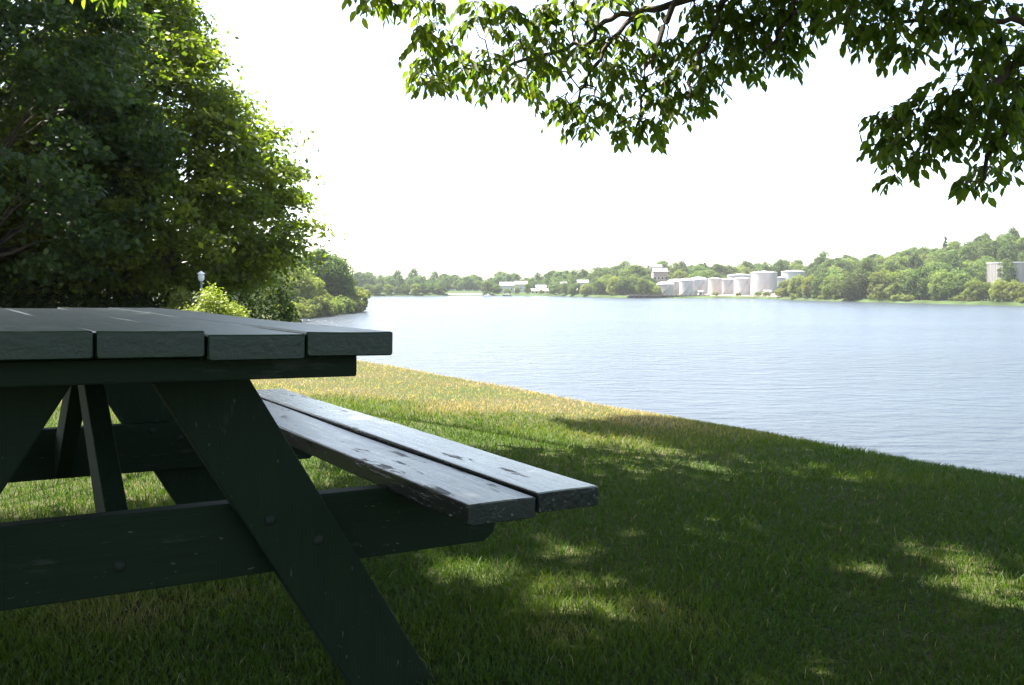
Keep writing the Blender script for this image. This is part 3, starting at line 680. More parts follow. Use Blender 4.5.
# ------------------------------------------------------------------ distant tree stock
stock = {}
def stock_tree(key, seed, prof, n_c, per, leaf, mat, trunk_r, name='leafy_tree', clump=1.0, flat=.75):
    root = thing(name, 'x', 'bush' if 'bush' in name else 'tree', (0, 0, -500)); r = np.random.default_rng(seed)
    H = prof[-1][0]; pz = np.array([a for a, b in prof]); pr = np.array([b for a, b in prof])
    zz = r.uniform(pz[0], pz[-1], n_c*5); rr = np.interp(zz, pz, pr); k = r.uniform(size=len(zz)) < rr/pr.max(); zz = zz[k][:n_c]; n = len(zz)
    a = r.uniform(0, 6.283, n); rad = np.interp(zz, pz, pr)*(.45+.55*np.sqrt(r.uniform(size=n)))*(1+.18*np.sin(a*3+seed)+.1*np.sin(zz*2+a))
    cen = np.stack([np.cos(a)*rad, np.sin(a)*rad, zz], -1); kk = np.repeat(np.arange(n), per)
    d = unit(r.normal(size=(len(kk), 3)))*(r.uniform(size=len(kk))**.35)[:, None]*np.array([1, 1, flat])
    sz = clump*(.6+.7*r.uniform(size=n))
    pos = cen[kk]+d*sz[kk][:, None]
    nr = unit(d+np.array([0, 0, .45])+r.normal(size=d.shape)*.45)
    v, q = quads_np(pos, nr, leaf*(.6+.8*r.uniform(size=len(kk))), .7, r)
    link('crown', np_mesh('crown', v, [q], tint=np.clip(.5+r.normal(size=n)[kk]*.2+r.normal(size=len(kk))*.15, 0, 1)), mat, root)
    T_ = Tubes(); T_.add(curve3(np.array([0, 0, -1.]), np.array([0, 0, H*.85]), 0, 6, .06, r), np.linspace(trunk_r, .04, 6), 6)
    for j in range(0, n, 4):
        T_.add(curve3(np.array([0, 0, max(.12*H, cen[j, 2]-1.2-.4*rad[j])]), cen[j], .15, 4, .05, r), np.linspace(.09, .03, 4), 4)
    link('trunk', T_.mesh('trunk'), M_bark, root)
    stock[key] = root; root['_used'] = 0
    return root
stock_tree('round', 101, [(1.0, 2.2), (3, 4.4), (6, 5.0), (9, 4.0), (10.6, 2.2), (11.4, .6)], 70, 80, .62, M_far_leaf, .25, clump=1.75)
stock_tree('broad', 102, [(.6, 3.0), (2.5, 5.2), (5, 5.6), (8, 4.0), (9.6, 1.8), (10, .4)], 75, 80, .62, M_far_leaf, .28, clump=1.8)
stock_tree('tall', 103, [(1.2, 1.8), (4, 3.4), (8, 3.6), (10.5, 3.0), (12.6, 1.7), (13.4, .5)], 70, 80, .6, M_far_leaf, .24, clump=1.6)
stock_tree('pale', 104, [(.4, 2.4), (2.5, 4.2), (5, 4.5), (7.5, 3.4), (9.4, 1.4), (9.8, .3)], 75, 80, .55, M_pale_leaf, .2, clump=1.5)
stock_tree('shrubby', 105, [(.1, 2.6), (1.2, 3.4), (2.6, 3.0), (4, 1.6), (4.4, .3)], 40, 60, .5, M_pale_leaf, .12, name='waterside_bush', clump=.95)
stock_tree('spire', 106, [(1.0, 1.9), (3, 1.7), (6, 1.25), (9, .8), (11.5, .35), (13, .05)], 70, 50, .45, M_conifer, .2, name='conifer_tree', clump=.55, flat=.5)
def put_tree(key, loc, scale, label, group=None, zs=None):
    s = scale if zs is None else (scale, scale, zs)
    rot = float(rng.uniform(0, 6.283))
    root = stock[key]
    if not root['_used']:
        root['_used'] = 1
        stock[key+'_first'] = root
        root.location = [float(v) for v in loc]; root.rotation_euler = (0, 0, rot); root.scale = (s,)*3 if np.isscalar(s) else s
        root['label'] = label
        if group: root['group'] = group
        return root
    r = dup(root, loc, rot, s, label, group)
    if not group and 'group' in r: del r['group']
    return r
HT_ = {'round': 11.6, 'broad': 10, 'tall': 13.8, 'pale': 9.8, 'shrubby': 4.4, 'spire': 13}

ORD_ = 'first second third fourth fifth sixth seventh eighth ninth tenth eleventh twelfth thirteenth'.split()
# headland at the left, about 190-240 m away
hl = [('pale', 291, 262, 196, 'pale yellow-green willowy tree at the left end of the wooded point'), ('pale', 278, 272, 188, 'low pale tree at the foot of the point, left of the willowy one'),
      ('round', 318, 250, 225, 'tallest round tree in the middle of the wooded point'), ('broad', 300, 256, 232, 'dark tree behind the willowy one on the wooded point'),
      ('round', 332, 256, 228, 'dark green tree right of the tallest one on the wooded point'), ('broad', 340, 271, 232, 'lower rounded tree near the tip of the wooded point'),
      ('shrubby', 355, 286, 236, 'bush leaning over the water at the very tip of the wooded point'), ('tall', 270, 254, 215, 'slim tree rising at the left rear of the wooded point'),
      ('pale', 312, 276, 208, 'pale shrubby tree low on the water side of the wooded point'), ('shrubby', 340, 290, 226, 'bush at the water under the dark green tree of the point'), ('shrubby', 322, 292, 215, 'bush at the water below the tallest tree of the point'),
      ('broad', 250, 262, 200, 'tree at the inner end of the wooded point beside the maple'), ('shrubby', 308, 297, 203, 'second bush at the water below the willowy tree'), ('shrubby', 292, 297, 196, 'bush at the water below the willowy tree'), ('shrubby', 350, 293, 233, 'bush just left of the tip of the wooded point')]
for key, px, ytop, Y, lab in hl:
    b = bank_pt(px, Y); b[2] = max(b[2], WATER+.2)-.3
    H = A(px, ytop, Y)[2]-b[2]; zs = H/HT_[key]
    put_tree(key, b, min(zs, 1.55 if key != 'shrubby' else zs*1.1), lab, 'trees on the wooded point', zs=zs)

k = 0
for px in np.arange(286, 362, 6.5):
    ys = np.arange(150., 270., .5); zz_ = bank_z((px-512)/F_PX*ys, ys); ok = np.where((zz_ > WATER+.25) & (ys > 160))[0]
    if len(ok) == 0: continue
    Y = float(ys[ok[0]])+1.2
    put_tree('shrubby', [(px-512)/F_PX*Y, Y, WATER-.1], rng.uniform(.75, 1.15), f'waterside bush along the foot of the wooded point, {ORD_[k]} from the left', 'waterside bushes of the wooded point'); k += 1
# ------------------------------------------------------------------ storage tanks, wharf, houses, boats
M_tank = simple('tank_paint', (.36, .36, .37), rough=.55, var=.10, scale=.5, stretch=(1, 1, .12))
M_tank_pink = simple('tank_paint_buff', (.41, .365, .33), rough=.55, var=.10, scale=.5, stretch=(1, 1, .12))
M_tank_roof = simple('tank_roof_paint', (.46, .46, .46), rough=.5, var=.06, scale=.6)
M_tank_grey = simple('tank_grey_cladding', (.22, .21, .21), rough=.6, var=.15, scale=.6, stretch=(1, 1, .05))
protect = []      # (x0, x1, y0, y1, depth) screen boxes that nearer trees leave open
def tank(px0, px1, ytop, Y, label, mat, roof='cone', ribs=0, base=None, group='storage tanks on the far shore'):
    c = (px0+px1)/2; z1 = A(c, ytop, Y)[2]; r_ = (px1-px0)/2/F_PX*Y
    x = (c-512)/F_PX*Y; z0 = float(far_z(c, Y)) if base is None else base
    h = z1-z0
    t = thing('storage_tank', label, 'tank', (x, Y, z0), group=group)
    rise = {'cone': .10, 'dome': .28, 'flat': .02}[roof]*r_
    hw = h-rise*.6
    w = MB()
    w.lathe([(r_, -1.0), (r_, hw)], 48)
    w.build('wall', mat, t, smooth=True)
    rf = MB()
    if roof == 'dome': prof = [(r_*math.cos(a), hw+.01+rise*math.sin(a)) for a in np.linspace(0, 1.45, 7)]
    else: prof = [(r_*.995, hw+.01), (r_*.5, hw+rise*.55), (.2, hw+rise)]
    rf.lathe(prof, 48); rf.build('roof', M_tank_roof, t, smooth=True)
    MB().lathe([(r_+.03, hw-.35), (r_+.18, hw-.35), (r_+.18, hw-.05), (r_+.03, hw-.05)], 48).build('rim', M_tank_roof, t)
    if ribs:
        rb = MB()
        for k in range(ribs):
            a = 2*math.pi*k/ribs; ca, sa = math.cos(a), math.sin(a)
            p = [(r_+.002, -.16), (r_+.10, -.16), (r_+.10, .16), (r_+.002, .16)]
            vs = [(u*ca-v*sa, u*sa+v*ca, z) for z in (-.5, hw-.5) for u, v in p]
            rb.add(vs, [(0, 1, 2, 3)[::-1], (4, 5, 6, 7), (0, 1, 5, 4), (1, 2, 6, 5), (2, 3, 7, 6), (3, 0, 4, 7)])
        rb.build('ribs', mat, t)
    else:
        # spiral stair reads as a thin dark slanting line with a handrail
        st = MB()
        for k in range(22):
            a0 = -2.4+k*.075; zz = .3+(hw-.5)*k/22
            ca, sa = math.cos(a0), math.sin(a0)
            vs = [((r_+u)*ca-v*sa, (r_+u)*sa+v*ca, zz+dz) for dz in (0, .12) for u, v in ((.01, -.35), (.75, -.35), (.75, .35), (.01, .35))]
            st.add(vs, [(0, 1, 2, 3)[::-1], (4, 5, 6, 7), (0, 1, 5, 4), (1, 2, 6, 5), (2, 3, 7, 6), (3, 0, 4, 7)])
        st.build('stair', M_tank_roof, t)
    protect.append((px0-1, px1+1, ytop-1, 294 if base is None else 278, Y-r_))
tank(656.5, 674, 282.6, 482, 'low buff tank with a domed top, leftmost of the tank row', M_tank_pink, 'dome')
tank(667, 686, 280.0, 498, 'buff domed tank second from the left end of the tank row', M_tank_pink, 'dome')
tank(679, 694, 279.0, 486, 'pale tank third from the left in the tank row', M_tank, 'dome')
tank(689.5, 706.5, 277.9, 500, 'pale tank fourth from the left, just before the buff gap', M_tank, 'dome')
tank(707.5, 721.5, 277.9, 484, 'buff tinted tank near the middle of the tank row', M_tank_pink, 'cone')
tank(720, 733.5, 278.6, 492, 'small white tank left of the two overlapping ones', M_tank, 'cone')
tank(727, 750, 274.2, 520, 'wide white tank standing behind the smaller front tanks', M_tank, 'cone')
tank(733.8, 750, 277.6, 478, 'white front tank directly left of the tallest tank', M_tank, 'cone')
tank(750.6, 776.2, 271.4, 484, 'tallest and widest white tank at the waterfront', M_tank, 'cone')
tank(774, 785, 277.0, 512, 'small tank half hidden right of the tallest one', M_tank, 'cone')
tank(781, 804, 270.6, 524, 'large white tank partly hidden by trees at the right end of the row', M_tank, 'cone')
tank(989.5, 1056, 262.0, 372, 'big grey ribbed tank among the trees at the right edge', M_tank_grey, 'flat', ribs=64, base=.8, group='storage tanks on the far shore')

M_wharf = simple('wharf_timber', (.06, .05, .045), rough=.9, var=.4, scale=.8)
M_sand = simple('pale_earth', (.26, .20, .15), rough=.95, var=.2, scale=.2)
# wharf: deck, fender wall, piles
Yw = 452; xa, xb = (628-512)/F_PX*Yw, (709-512)/F_PX*Yw
wh = thing('wharf', 'long dark timber wharf along the water in front of the tanks', 'wharf', ((xa+xb)/2, Yw, WATER))
hwid = (xb-xa)/2
MB().box(-hwid, hwid, -1.5, 9, 1.05, 1.45).build('deck', M_wharf, wh)
MB().box(-hwid, hwid, -.6, -.35, .15, 1.04).build('fender_wall', M_wharf, wh)
for k in range(18):
    x = -hwid+.5+k*(2*hwid-1)/17
    MB().lathe([(.22, -2.5), (.22, 1.9), (.15, 2.0)], 8, (x, -1.8, 0)).build('pile', M_wharf, wh)
# yard of pale earth in front of the right tanks
pxg = np.linspace(704, 790, 30); dg = np.linspace(2, 62, 8)
PG, DG = np.meshgrid(pxg, dg, indexing='ij'); Pg = far_xyz(PG, shore_d(PG)+DG); Pg[..., 2] += .06
yard = link('tank_yard', grid_mesh('tank_yard', Pg[..., 0], Pg[..., 1], Pg[..., 2]), M_sand); tag(yard, 'bare pale earth of the tank yard', kind='structure')
pxg = np.linspace(448, 482, 20); PG, DG = np.meshgrid(pxg, np.linspace(1.5, 14, 8), indexing='ij'); Pg = far_xyz(PG, shore_d(PG)+DG); Pg[..., 2] += .06
beach = link('beach', grid_mesh('beach', Pg[..., 0], Pg[..., 1], Pg[..., 2]), M_sand); tag(beach, 'strip of tan beach on the far shore', kind='structure')

M_wallw = simple('white_siding', (.38, .37, .36), rough=.7, var=.05); M_wallp = simple('pink_brick', (.45, .30, .26), rough=.8, var=.1)
M_wallg = simple('grey_siding', (.40, .39, .40), rough=.7, var=.06); M_walltan = simple('tan_siding', (.50, .40, .30), rough=.8, var=.08)
M_roofg = simple('grey_shingle', (.09, .09, .095), rough=.85, var=.2, scale=2); M_roofl = simple('pale_metal_roof', (.17, .17, .18), rough=.5, var=.06)
M_glass = simple('dark_window', (.03, .035, .04), rough=.15, var=.1)
def house(px0, px1, yeave, yridge, Y, label, wall, roof, name='house', depth=9, chim=False, base=None, win=3, storeys=1):
    c = (px0+px1)/2; x = (c-512)/F_PX*Y; w = (px1-px0)/F_PX*Y; z0 = float(far_z(c, Y)) if base is None else base
    ze = A(c, yeave, Y)[2]-z0; zr = A(c, yridge, Y)[2]-z0
    t = thing(name, label, 'house' if name == 'house' else 'building', (x, Y, z0))
    h = w/2
    wl_ = MB().box(-h, h, 0, depth, -1.5, ze).build('wall', wall, t)
    mb = MB(); ov = .4
    vs = [(-h-ov, -ov, ze-.1), (h+ov, -ov, ze-.1), (h+ov, depth/2, zr), (-h-ov, depth/2, zr), (-h-ov, depth+ov, ze-.1), (h+ov, depth+ov, ze-.1)]
    vs2 = [(a, b, c_+.22) for a, b, c_ in vs]
    mb.add(vs+vs2, [(0, 1, 2, 3), (3, 2, 5, 4), (6, 9, 8, 7), (9, 10, 11, 8), (0, 6, 7, 1), (4, 5, 11, 10), (0, 3, 9, 6), (3, 4, 10, 9), (1, 7, 8, 2), (2, 8, 11, 5)])
    rf = mb.build('roof', roof, t)
    for sx in (-h+.01, h-.01-.15):
        MB().add([(sx, .01, ze), (sx, depth-.01, ze), (sx, depth/2, zr-.05), (sx+.15, .01, ze), (sx+.15, depth-.01, ze), (sx+.15, depth/2, zr-.05)], [(0, 1, 2), (3, 5, 4), (0, 3, 4, 1), (1, 4, 5, 2), (0, 2, 5, 3)]).build('gable', wall, t)
    if chim: MB().box(h*.3, h*.3+.9, depth/2-.4, depth/2+.4, zr-.6, zr+1.2).build('chimney', M_wallp, rf)
    for k in range(win):
        for s in range(storeys):
            xc = -h+(k+.5)*2*h/win; zc = ze*(s+.5)/storeys
            f = MB().box(xc-.65, xc+.65, -.06, .02, zc-.75, zc+.75).build('window', M_white, t)
            MB().box(xc-.5, xc+.5, -.075, -.062, zc-.6, zc+.6).build('pane', M_glass, f)
    protect.append((px0+1, px1-1, yridge-1, yeave+1.5, Y))
    return t
house(500, 514, 285.6, 282.2, 590, 'white gabled building beside the mast on the far left shore', M_wallw, M_roofl, 'building', chim=False, storeys=1)
house(515, 527, 284.4, 281.4, 612, 'white house behind trees, right of the gabled building', M_wallw, M_roofl, 'house', chim=True)
house(536, 546, 287.6, 285.2, 590, 'small white roofed shed above the tan building', M_wallw, M_roofl, 'shed')
house(531, 549, 291.0, 289.0, 566, 'low tan building at the water on the far shore', M_walltan, M_walltan, 'building', win=5)
house(577.5, 588.5, 283.2, 279.8, 560, 'grey violet house among trees left of the tanks', M_wallg, M_roofg, 'house', storeys=2)
house(560.5, 567, 284, 281.8, 590, 'small pale house between trees on the far shore', M_wallw, M_roofg, 'house', win=2)
house(653, 667.5, 272.2, 268.0, 560, 'pink brick house with grey roof on the wooded hill', M_wallp, M_roofg, 'house', chim=True, win=4)
house(650, 662, 267.4, 264.4, 600, 'grey roofed house highest on the wooded hill', M_wallg, M_roofg, 'house', win=3)
house(764.5, 771, 291.6, 290.4, 462, 'tiny white shed at the foot of the tallest tank', M_wallw, M_roofl, 'shed', depth=4, win=1)
house(698.5, 702.5, 291.8, 290.6, 466, 'tiny white hut on the wharf in front of the pale tanks', M_wallw, M_roofl, 'shed', depth=3, win=1)
b = far_xyz(np.array(506.), np.array(640.)); zt = A(506, 269, 640)[2]-b[2]
ms = thing('mast', 'thin lattice mast above the far trees', 'mast', b)
mb = MB()
for a in range(3):
    ca, sa = math.cos(a*2.094)*.6, math.sin(a*2.094)*.6
    mb.tube([(ca, sa, -1), (ca*.3, sa*.3, zt)], .12, 5)
mb.build('tower', M_grey, ms)
cr = MB()
for k in range(12):
    z = zt*k/12; f = 1-.7*k/12
    for a in range(3):
        a0, a1 = a*2.094, (a+1)*2.094
        cr.tube([(math.cos(a0)*.6*f, math.sin(a0)*.6*f, z), (math.cos(a1)*.6*f*.97, math.sin(a1)*.6*f*.97, z+zt/12)], .06, 4)
cr.build('bracing', M_grey, ms)
M_hull_d = simple('dark_hull', (.05, .05, .06), rough=.4); M_hull_w = simple('white_hull', (.78, .78, .78), rough=.35, var=.04)
def boat(px, Y, L_, label, hull, rot, cab=True):
    x = (px-512)/F_PX*Y
    t = thing('boat', label, 'boat', (x, Y, WATER), rot)
    n = 9; v = []; f = []
    for i in range(n):
        s = i/(n-1); y = (s-.5)*L_; wd = .17*L_*(1-max(0, (s-.45)/.55)**2.2)+.02; hh = .10*L_+.06*L_*s*s
        v += [(-wd, y, hh), (-wd*.75, y, -.1), (wd*.75, y, -.1), (wd, y, hh)]
    for i in range(n-1):
        for k in range(3): f.append((i*4+k, i*4+k+1, (i+1)*4+k+1, (i+1)*4+k))
        f.append((i*4+3, i*4, (i+1)*4, (i+1)*4+3))
    f += [(0, 1, 2, 3), ((n-1)*4+3, (n-1)*4+2, (n-1)*4+1, (n-1)*4)]
    MB().add(v, f).build('hull', hull, t)
    if cab:
        MB().box(-.1*L_, .1*L_, -.2*L_, .12*L_, .11*L_, .27*L_).build('cabin', M_hull_w, t, bevel=.05)
        MB().box(-.101*L_, .101*L_, -.12*L_, .08*L_, .19*L_, .24*L_).build('window', M_glass, t)
        MB().tube([(0, 0, .26*L_), (0, -.02*L_, .62*L_)], .05, 5).build('mast', M_grey, t)
boat(507, 520, 5.6, 'dark hulled boat with a pale cabin moored off the far shore', M_hull_d, R(72))
boat(488, 540, 4.0, 'small white boat left of the dark hulled one', M_hull_w, R(80))
boat(432, 545, 4.4, 'small white boat alone far to the left near the wooded shore', M_hull_w, R(100))

# ------------------------------------------------------------------ wood on the far bank, tree by tree
def blocked(px, ytop, halfw, Y):
    for (a, b_, c_, d_, dep) in protect:
        if Y < dep+4 and px+halfw > a and px-halfw < b_ and ytop < d_-1: return True
    return False
ORD = ['first', 'second', 'third', 'fourth', 'fifth', 'sixth', 'seventh', 'eighth', 'ninth', 'tenth', 'eleventh', 'twelfth', 'thirteenth', 'fourteenth', 'fifteenth', 'sixteenth', 'seventeenth', 'eighteenth', 'nineteenth', 'twentieth', 'twenty-first', 'twenty-second', 'twenty-third', 'twenty-fourth', 'twenty-fifth', 'twenty-sixth', 'twenty-seventh', 'twenty-eighth', 'twenty-ninth', 'thirtieth']
SHAPE = {'round': 'round headed green', 'broad': 'broad spreading green', 'tall': 'tall narrow green', 'pale': 'pale yellow-green', 'shrubby': 'low bushy'}
# shoreline row to the right of the tanks
row = []
x = 786.0
while x < 1085:
    key = ['pale', 'broad', 'round', 'pale', 'broad', 'pale'][int(rng.integers(6))]
    sc = rng.uniform(.95, 1.25)
    Y = float(shore_d(np.array(x)))+rng.uniform(6, 12)
    top = float(np.interp(x, [786, 800, 830, 900, 955, 970, 1030, 1085], [281, 274, 272, 269, 271, 279, 279, 273]))+rng.uniform(-2.5, 3)
    row.append((x, key, top, Y)); x += rng.uniform(9, 15)
for k, (px, key, top, Y) in enumerate(row):
    b = far_xyz(np.array(px), np.array(Y)); H = A(px, top, Y)[2]-b[2]; s = H/HT_[key]
    put_tree(key, b-[0, 0, .3], s*rng.uniform(.85, 1.0), f'{SHAPE[key]} tree right of the tanks, {ORD[k]} in the shore row', 'trees in the shore row right of the tanks', zs=s)
# low shrubs along that shore
sx = np.sort(rng.uniform(800, 1060, 24))
for k, px in enumerate(sx):
    Y = float(shore_d(np.array(px)))+rng.uniform(3.2, 6)
    put_tree('shrubby', far_xyz(np.array(px), np.array(Y))-[0, 0, .2], rng.uniform(.35, .6), f'low bush on the grassy right shore, {ORD[k]} from the left', 'low bushes along the right shore')
# row left of the tanks
row = []
x = 590.0
while x < 657:
    key = ['pale', 'broad', 'round'][int(rng.integers(3))]
    Y = float(shore_d(np.array(x)))+rng.uniform(8, 22)
    top = float(np.interp(x, [590, 610, 640, 657], [284, 277, 276, 284]))+rng.uniform(-1.5, 2); row.append((x, key, top, Y)); x += rng.uniform(7, 10)
for k, (px, key, top, Y) in enumerate(row):
    b = far_xyz(np.array(px), np.array(Y)); s = (A(px, top, Y)[2]-b[2])/HT_[key]
    put_tree(key, b-[0, 0, .3], s*.9, f'{SHAPE[key]} tree at the water left of the tanks, {ORD[k]} from the left', 'trees at the water left of the tanks', zs=s)
for k, (px, top) in enumerate([(715, 291.5), (738, 291.8), (758, 291), (766, 290.6), (781, 286)]):
    Y = float(shore_d(np.array(px)))+7; b = far_xyz(np.array(float(px)), np.array(Y)); s = (A(px, top, Y)[2]-b[2])/HT_['shrubby']
    put_tree('shrubby', b-[0, 0, .1], s*.9, ['small bush at the water below the middle tanks', 'small bush at the water below the white front tank', 'bush at the water below the left half of the tallest tank', 'bush at the water below the right half of the tallest tank', 'bush between the tallest tank and the trees to its right'][k], zs=s)
# far left shore row
x = 350.0; row = []
while x < 590:
    if not (446 < x < 484 or 498 < x < 550):
        key = ['broad', 'round', 'broad', 'pale'][int(rng.integers(4))]
        row.append((x, key, float(shore_d(np.array(x)))+rng.uniform(3, 8), 283.5+rng.uniform(-2.5, 3)))
    x += rng.uniform(7, 11)
for k, (px, key, Y, top) in enumerate(row):
    b = far_xyz(np.array(px), np.array(Y)); s = (A(px, top, Y)[2]-b[2])/HT_[key]
    put_tree(key, b-[0, 0, .3], max(s, .6), f'{SHAPE[key]} tree on the distant left shore, {ORD[k]} from the left', 'trees along the distant left shore', zs=s)
for px, top, key, lab in ((497, 284, 'broad', 'small tree at the left corner of the white gabled building'), (517, 286.5, 'pale', 'pale shrubby tree in front of the two white far shore buildings'), (527.5, 283.5, 'round', 'round tree between the white house and the tan building'), (541, 288.5, 'pale', 'low pale tree in front of the small white roofed shed'), (552, 285, 'broad', 'tree at the right end of the low tan building'), (572, 284, 'round', 'round tree left of the grey violet house'), (583, 286, 'pale', 'pale tree in front of the grey violet house'), (508, 288, 'shrubby', 'bush below the white gabled building')):
    Y = float(shore_d(np.array(float(px))))+9; b = far_xyz(np.array(float(px)), np.array(Y)); s = (A(px, top, Y)[2]-b[2])/HT_[key]
    put_tree(key, b-[0, 0, .2], s*.8, lab, zs=s)
# hillside trees, back to front
cand = []
for lay in range(9):
    f = 1.0-lay*.105
    x = -40.0+rng.uniform(0, 6) if lay < 3 else 560.0
    while x < 1120:
        D = float(shore_d(np.array(x))); Rr = float(np.interp(x, TOPX, RISE))
        Y = D+Rr*(f+rng.uniform(-.04, .04))
        cand.append((x, Y)); x += 7.0/Y*F_PX*rng.uniform(.85, 1.35) if x > 345 else 16
hill_n = 0
zones = [(600, 'leafy tree of the low wood along the far left shore, merging with its neighbours'), (700, 'leafy tree on the rise around the hillside houses'), (800, 'leafy tree in the wood behind the tank row'), (2000, 'leafy tree in the dense wood covering the hill at the right')]
rng.shuffle(cand)
cand = sorted([c for c in cand if 335 < c[0] < 1065], key=lambda c: c[1]/F_PX)
wood_v = []; wood_t = []
for (px, Y) in cand:
    key = ['round', 'broad', 'tall', 'round', 'broad', 'pale'][int(rng.integers(6))]
    b = far_xyz(np.array(px), np.array(Y)); s = rng.uniform(.72, 1.3)*TREE_H/11.5
    _, yt, _ = project(b+[0, 0, HT_[key]*s])
    if blocked(px, yt-2, (7.5 if px > 900 else 5.5)*s/Y*F_PX, Y): continue
    if hill_n >= 225:        # the farthest ones merge into one mass
        me = [ch for ch in stock[key].children if ch.name.startswith('crown')][0].data
        va = np.empty(len(me.vertices)*3, np.float32); me.vertices.foreach_get('co', va); va = va.reshape(-1, 4, 3)[::2]
        ang = rng.uniform(0, 6.28); va = va @ np.array([[math.cos(ang), math.sin(ang), 0], [-math.sin(ang), math.cos(ang), 0], [0, 0, 1]])
        cen_ = va.mean(1, keepdims=True); va = cen_+(va-cen_)*1.4
        wood_v.append((va*s+b).reshape(-1, 3)); wood_t.append(np.full(len(va), rng.uniform(.1, .9))); continue
    lab = [l for lim, l in zones if px < lim][0]
    put_tree(key, b-[0, 0, .3], (s*1.4, s*1.4, s) if px < 650 else s, lab, {600: 'trees of the low far left wood', 700: 'trees around the hillside houses', 800: 'trees behind the tanks', 2000: 'trees on the wooded hill at the right'}[[lim for lim, l in zones if px < lim][0]])
    hill_n += 1
if wood_v:
    wv_ = np.concatenate(wood_v); print('wood trees', len(wood_v), 'single', hill_n)
    wood = link('distant_wood', np_mesh('distant_wood', wv_, [np.arange(len(wv_)).reshape(-1, 4)], tint=np.concatenate(wood_t)), M_far_leaf); tag(wood, 'farthest part of the wood along the far shore, reading as one green mass', 'wood', kind='stuff')
for px, ytop, lab in ((943, 236.5, 'pointed dark conifer standing above the wooded skyline at the right'), (704, 262.5, 'small pointed conifer on the skyline behind the tanks')):
    Y = float(shore_d(np.array(px)))+170; b = far_xyz(np.array(float(px)), np.array(Y)); s = (A(px, ytop, Y)[2]-b[2])/13
    put_tree('spire', b, s, lab, zs=s)
Y = float(shore_d(np.array(985.)))+185; b = far_xyz(np.array(983.), np.array(Y)); s = (A(983, 233, Y)[2]-b[2])/HT_['tall']
put_tree('tall', b, s*.8, 'tall tree whose top stands above the skyline between the conifer and the right edge', zs=s)

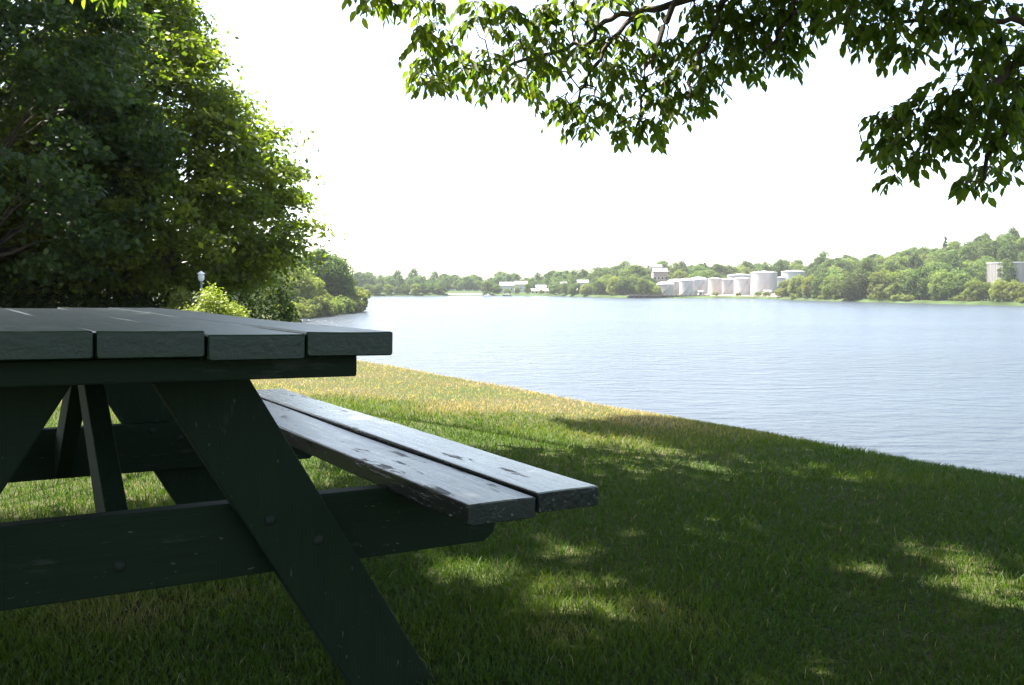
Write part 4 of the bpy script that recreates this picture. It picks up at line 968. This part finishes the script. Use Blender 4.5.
# ------------------------------------------------------------------ grass
def grass():
    r = np.random.default_rng(5)
    P = []
    def zone(n, y0, y1, xm):
        y = np.sqrt(r.uniform(size=n)*(y1*y1-y0*y0)+y0*y0); x = r.uniform(-1, 1, n)*(y*.62+xm); P.append(np.stack([x, y], -1))
    y = .9*(30/.9)**r.uniform(size=760000); P = np.stack([r.uniform(-1, 1, len(y))*(y*.65+1.5)-.5, y], -1); s = P@DIR; n_ = P@NRM; e = np.interp(s, ES, EV)
    P = P[n_ < e+1.0]
    x, y = P[:, 0], P[:, 1]; n = len(P)
    d1 = vnoise(x*1.6, y*1.6, 21); d2 = vnoise(x*5, y*5, 22); d3 = vnoise(x*.5, y*.5, 23)
    nn = P@NRM; ed = np.interp(P@DIR, ES, EV)-nn
    far = np.clip((y-3.5)/5, 0, 1)
    # dry strips: parched lawn beyond the table and near the top of the bank there; sunlit brightness also tinted in
    dry_lit = .26*d1+.26*d2+.15*d3-.33+1.35*np.clip((y-5.2)/2.5, 0, 1)*np.clip(1.3-np.abs(ed-1.0)/1.6, 0, 1)+.60*np.clip((y-4.4)/3.0, 0, 1)*np.clip(1.2-(x-.2)/.9, 0, 1)
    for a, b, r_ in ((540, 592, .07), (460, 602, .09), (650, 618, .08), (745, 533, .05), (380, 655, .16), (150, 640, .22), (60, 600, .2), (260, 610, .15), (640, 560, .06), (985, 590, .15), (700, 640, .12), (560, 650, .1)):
        gx, gy = ground_hit(a, b); dry_lit = dry_lit+.34*np.exp(-((x-gx)**2+(y-gy)**2)/(r_*r_))  # straw-coloured thatch patches, several painted where sun flecks fall
    keep = r.uniform(size=n) > np.clip((dry_lit-.15)*.55, 0, .6)
    x, y, dry_lit, d2 = x[keep], y[keep], dry_lit[keep], d2[keep]; n = len(x)
    z = bank_z(x, y)-.004
    w = .0023+.0010*np.clip(y-2, 0, 25)*.55
    h = (.018+.017*r.uniform(size=n)+.006*d2)*(1-.35*np.clip(dry_lit, 0, 1)); h = np.clip(h, .012, .09)*(1+.02*np.clip(y-4, 0, 10))
    edk = ed[keep]; h = h*(1+np.clip(1-edk/.45, 0, 1)*np.clip(.5+.8*d2, 0, 1.4)*r.uniform(.3, 1.3, n))
    tall = r.uniform(size=n) < .004; h = np.where(tall, h*1.6, h)
    a = r.uniform(0, 6.283, n); side = np.stack([np.cos(a), np.sin(a), 0*a], -1)*w[:, None]*.5
    la = r.uniform(0, 6.283, n); lean = np.stack([np.cos(la), np.sin(la), 0*la], -1)*(h*r.uniform(.15, .95, n))[:, None]
    b = np.stack([x, y, z], -1); upv = np.array([0, 0, 1.])
    mid = b+lean*.35+upv*(h*.6)[:, None]; tip = b+lean+upv*(h*.95)[:, None]
    v = np.stack([b-side, b+side, mid-side*.8, mid+side*.8, tip], 1).reshape(-1, 3)
    i = np.arange(n)[:, None]*5
    q = i+np.array([[0, 1, 3, 2]]); t = i+np.array([[2, 3, 4]])
    dry_lit_tint = np.clip(.5+ (dry_lit-.12)*1.1+r.normal(size=n)*.15, 0, 1)
    dry_lit_tint = np.where(r.uniform(size=n) < .012, .9, dry_lit_tint)
    me = np_mesh('grass', v, [q, t], tint=np.concatenate([dry_lit_tint, dry_lit_tint]))
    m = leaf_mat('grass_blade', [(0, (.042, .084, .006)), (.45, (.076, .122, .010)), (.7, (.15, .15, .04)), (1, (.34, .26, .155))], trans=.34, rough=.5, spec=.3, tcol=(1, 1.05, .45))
    o = link('grass', me, m); tag(o, 'mown lawn grass, green in the shade, with parched and sunlit straw tints painted in', 'grass', kind='stuff')
grass()
# ------------------------------------------------------------------ haze
hz = MB().box(-1250, 1250, -560, 1600, WATER-3.4, 75).build('haze', None)
m, N, L, out = new_mat('river_haze')
pv = N('ShaderNodeVolumePrincipled'); pv.inputs['Color'].default_value = (.92, .96, 1, 1); pv.inputs['Density'].default_value = .00011; pv.inputs['Anisotropy'].default_value = 0.0
L(pv.outputs[0], out.inputs['Volume']); hz.data.materials.append(m)
tag(hz, 'thin pale summer haze over the river', kind='stuff')
for k in list(stock):
    if not k.endswith('_first') and not stock[k]['_used']:
        for ch in list(stock[k].children): bpy.data.objects.remove(ch)
        bpy.data.objects.remove(stock[k])
for o in C.objects:
    for k in ('_c', '_used'):
        if k in o: del o[k]
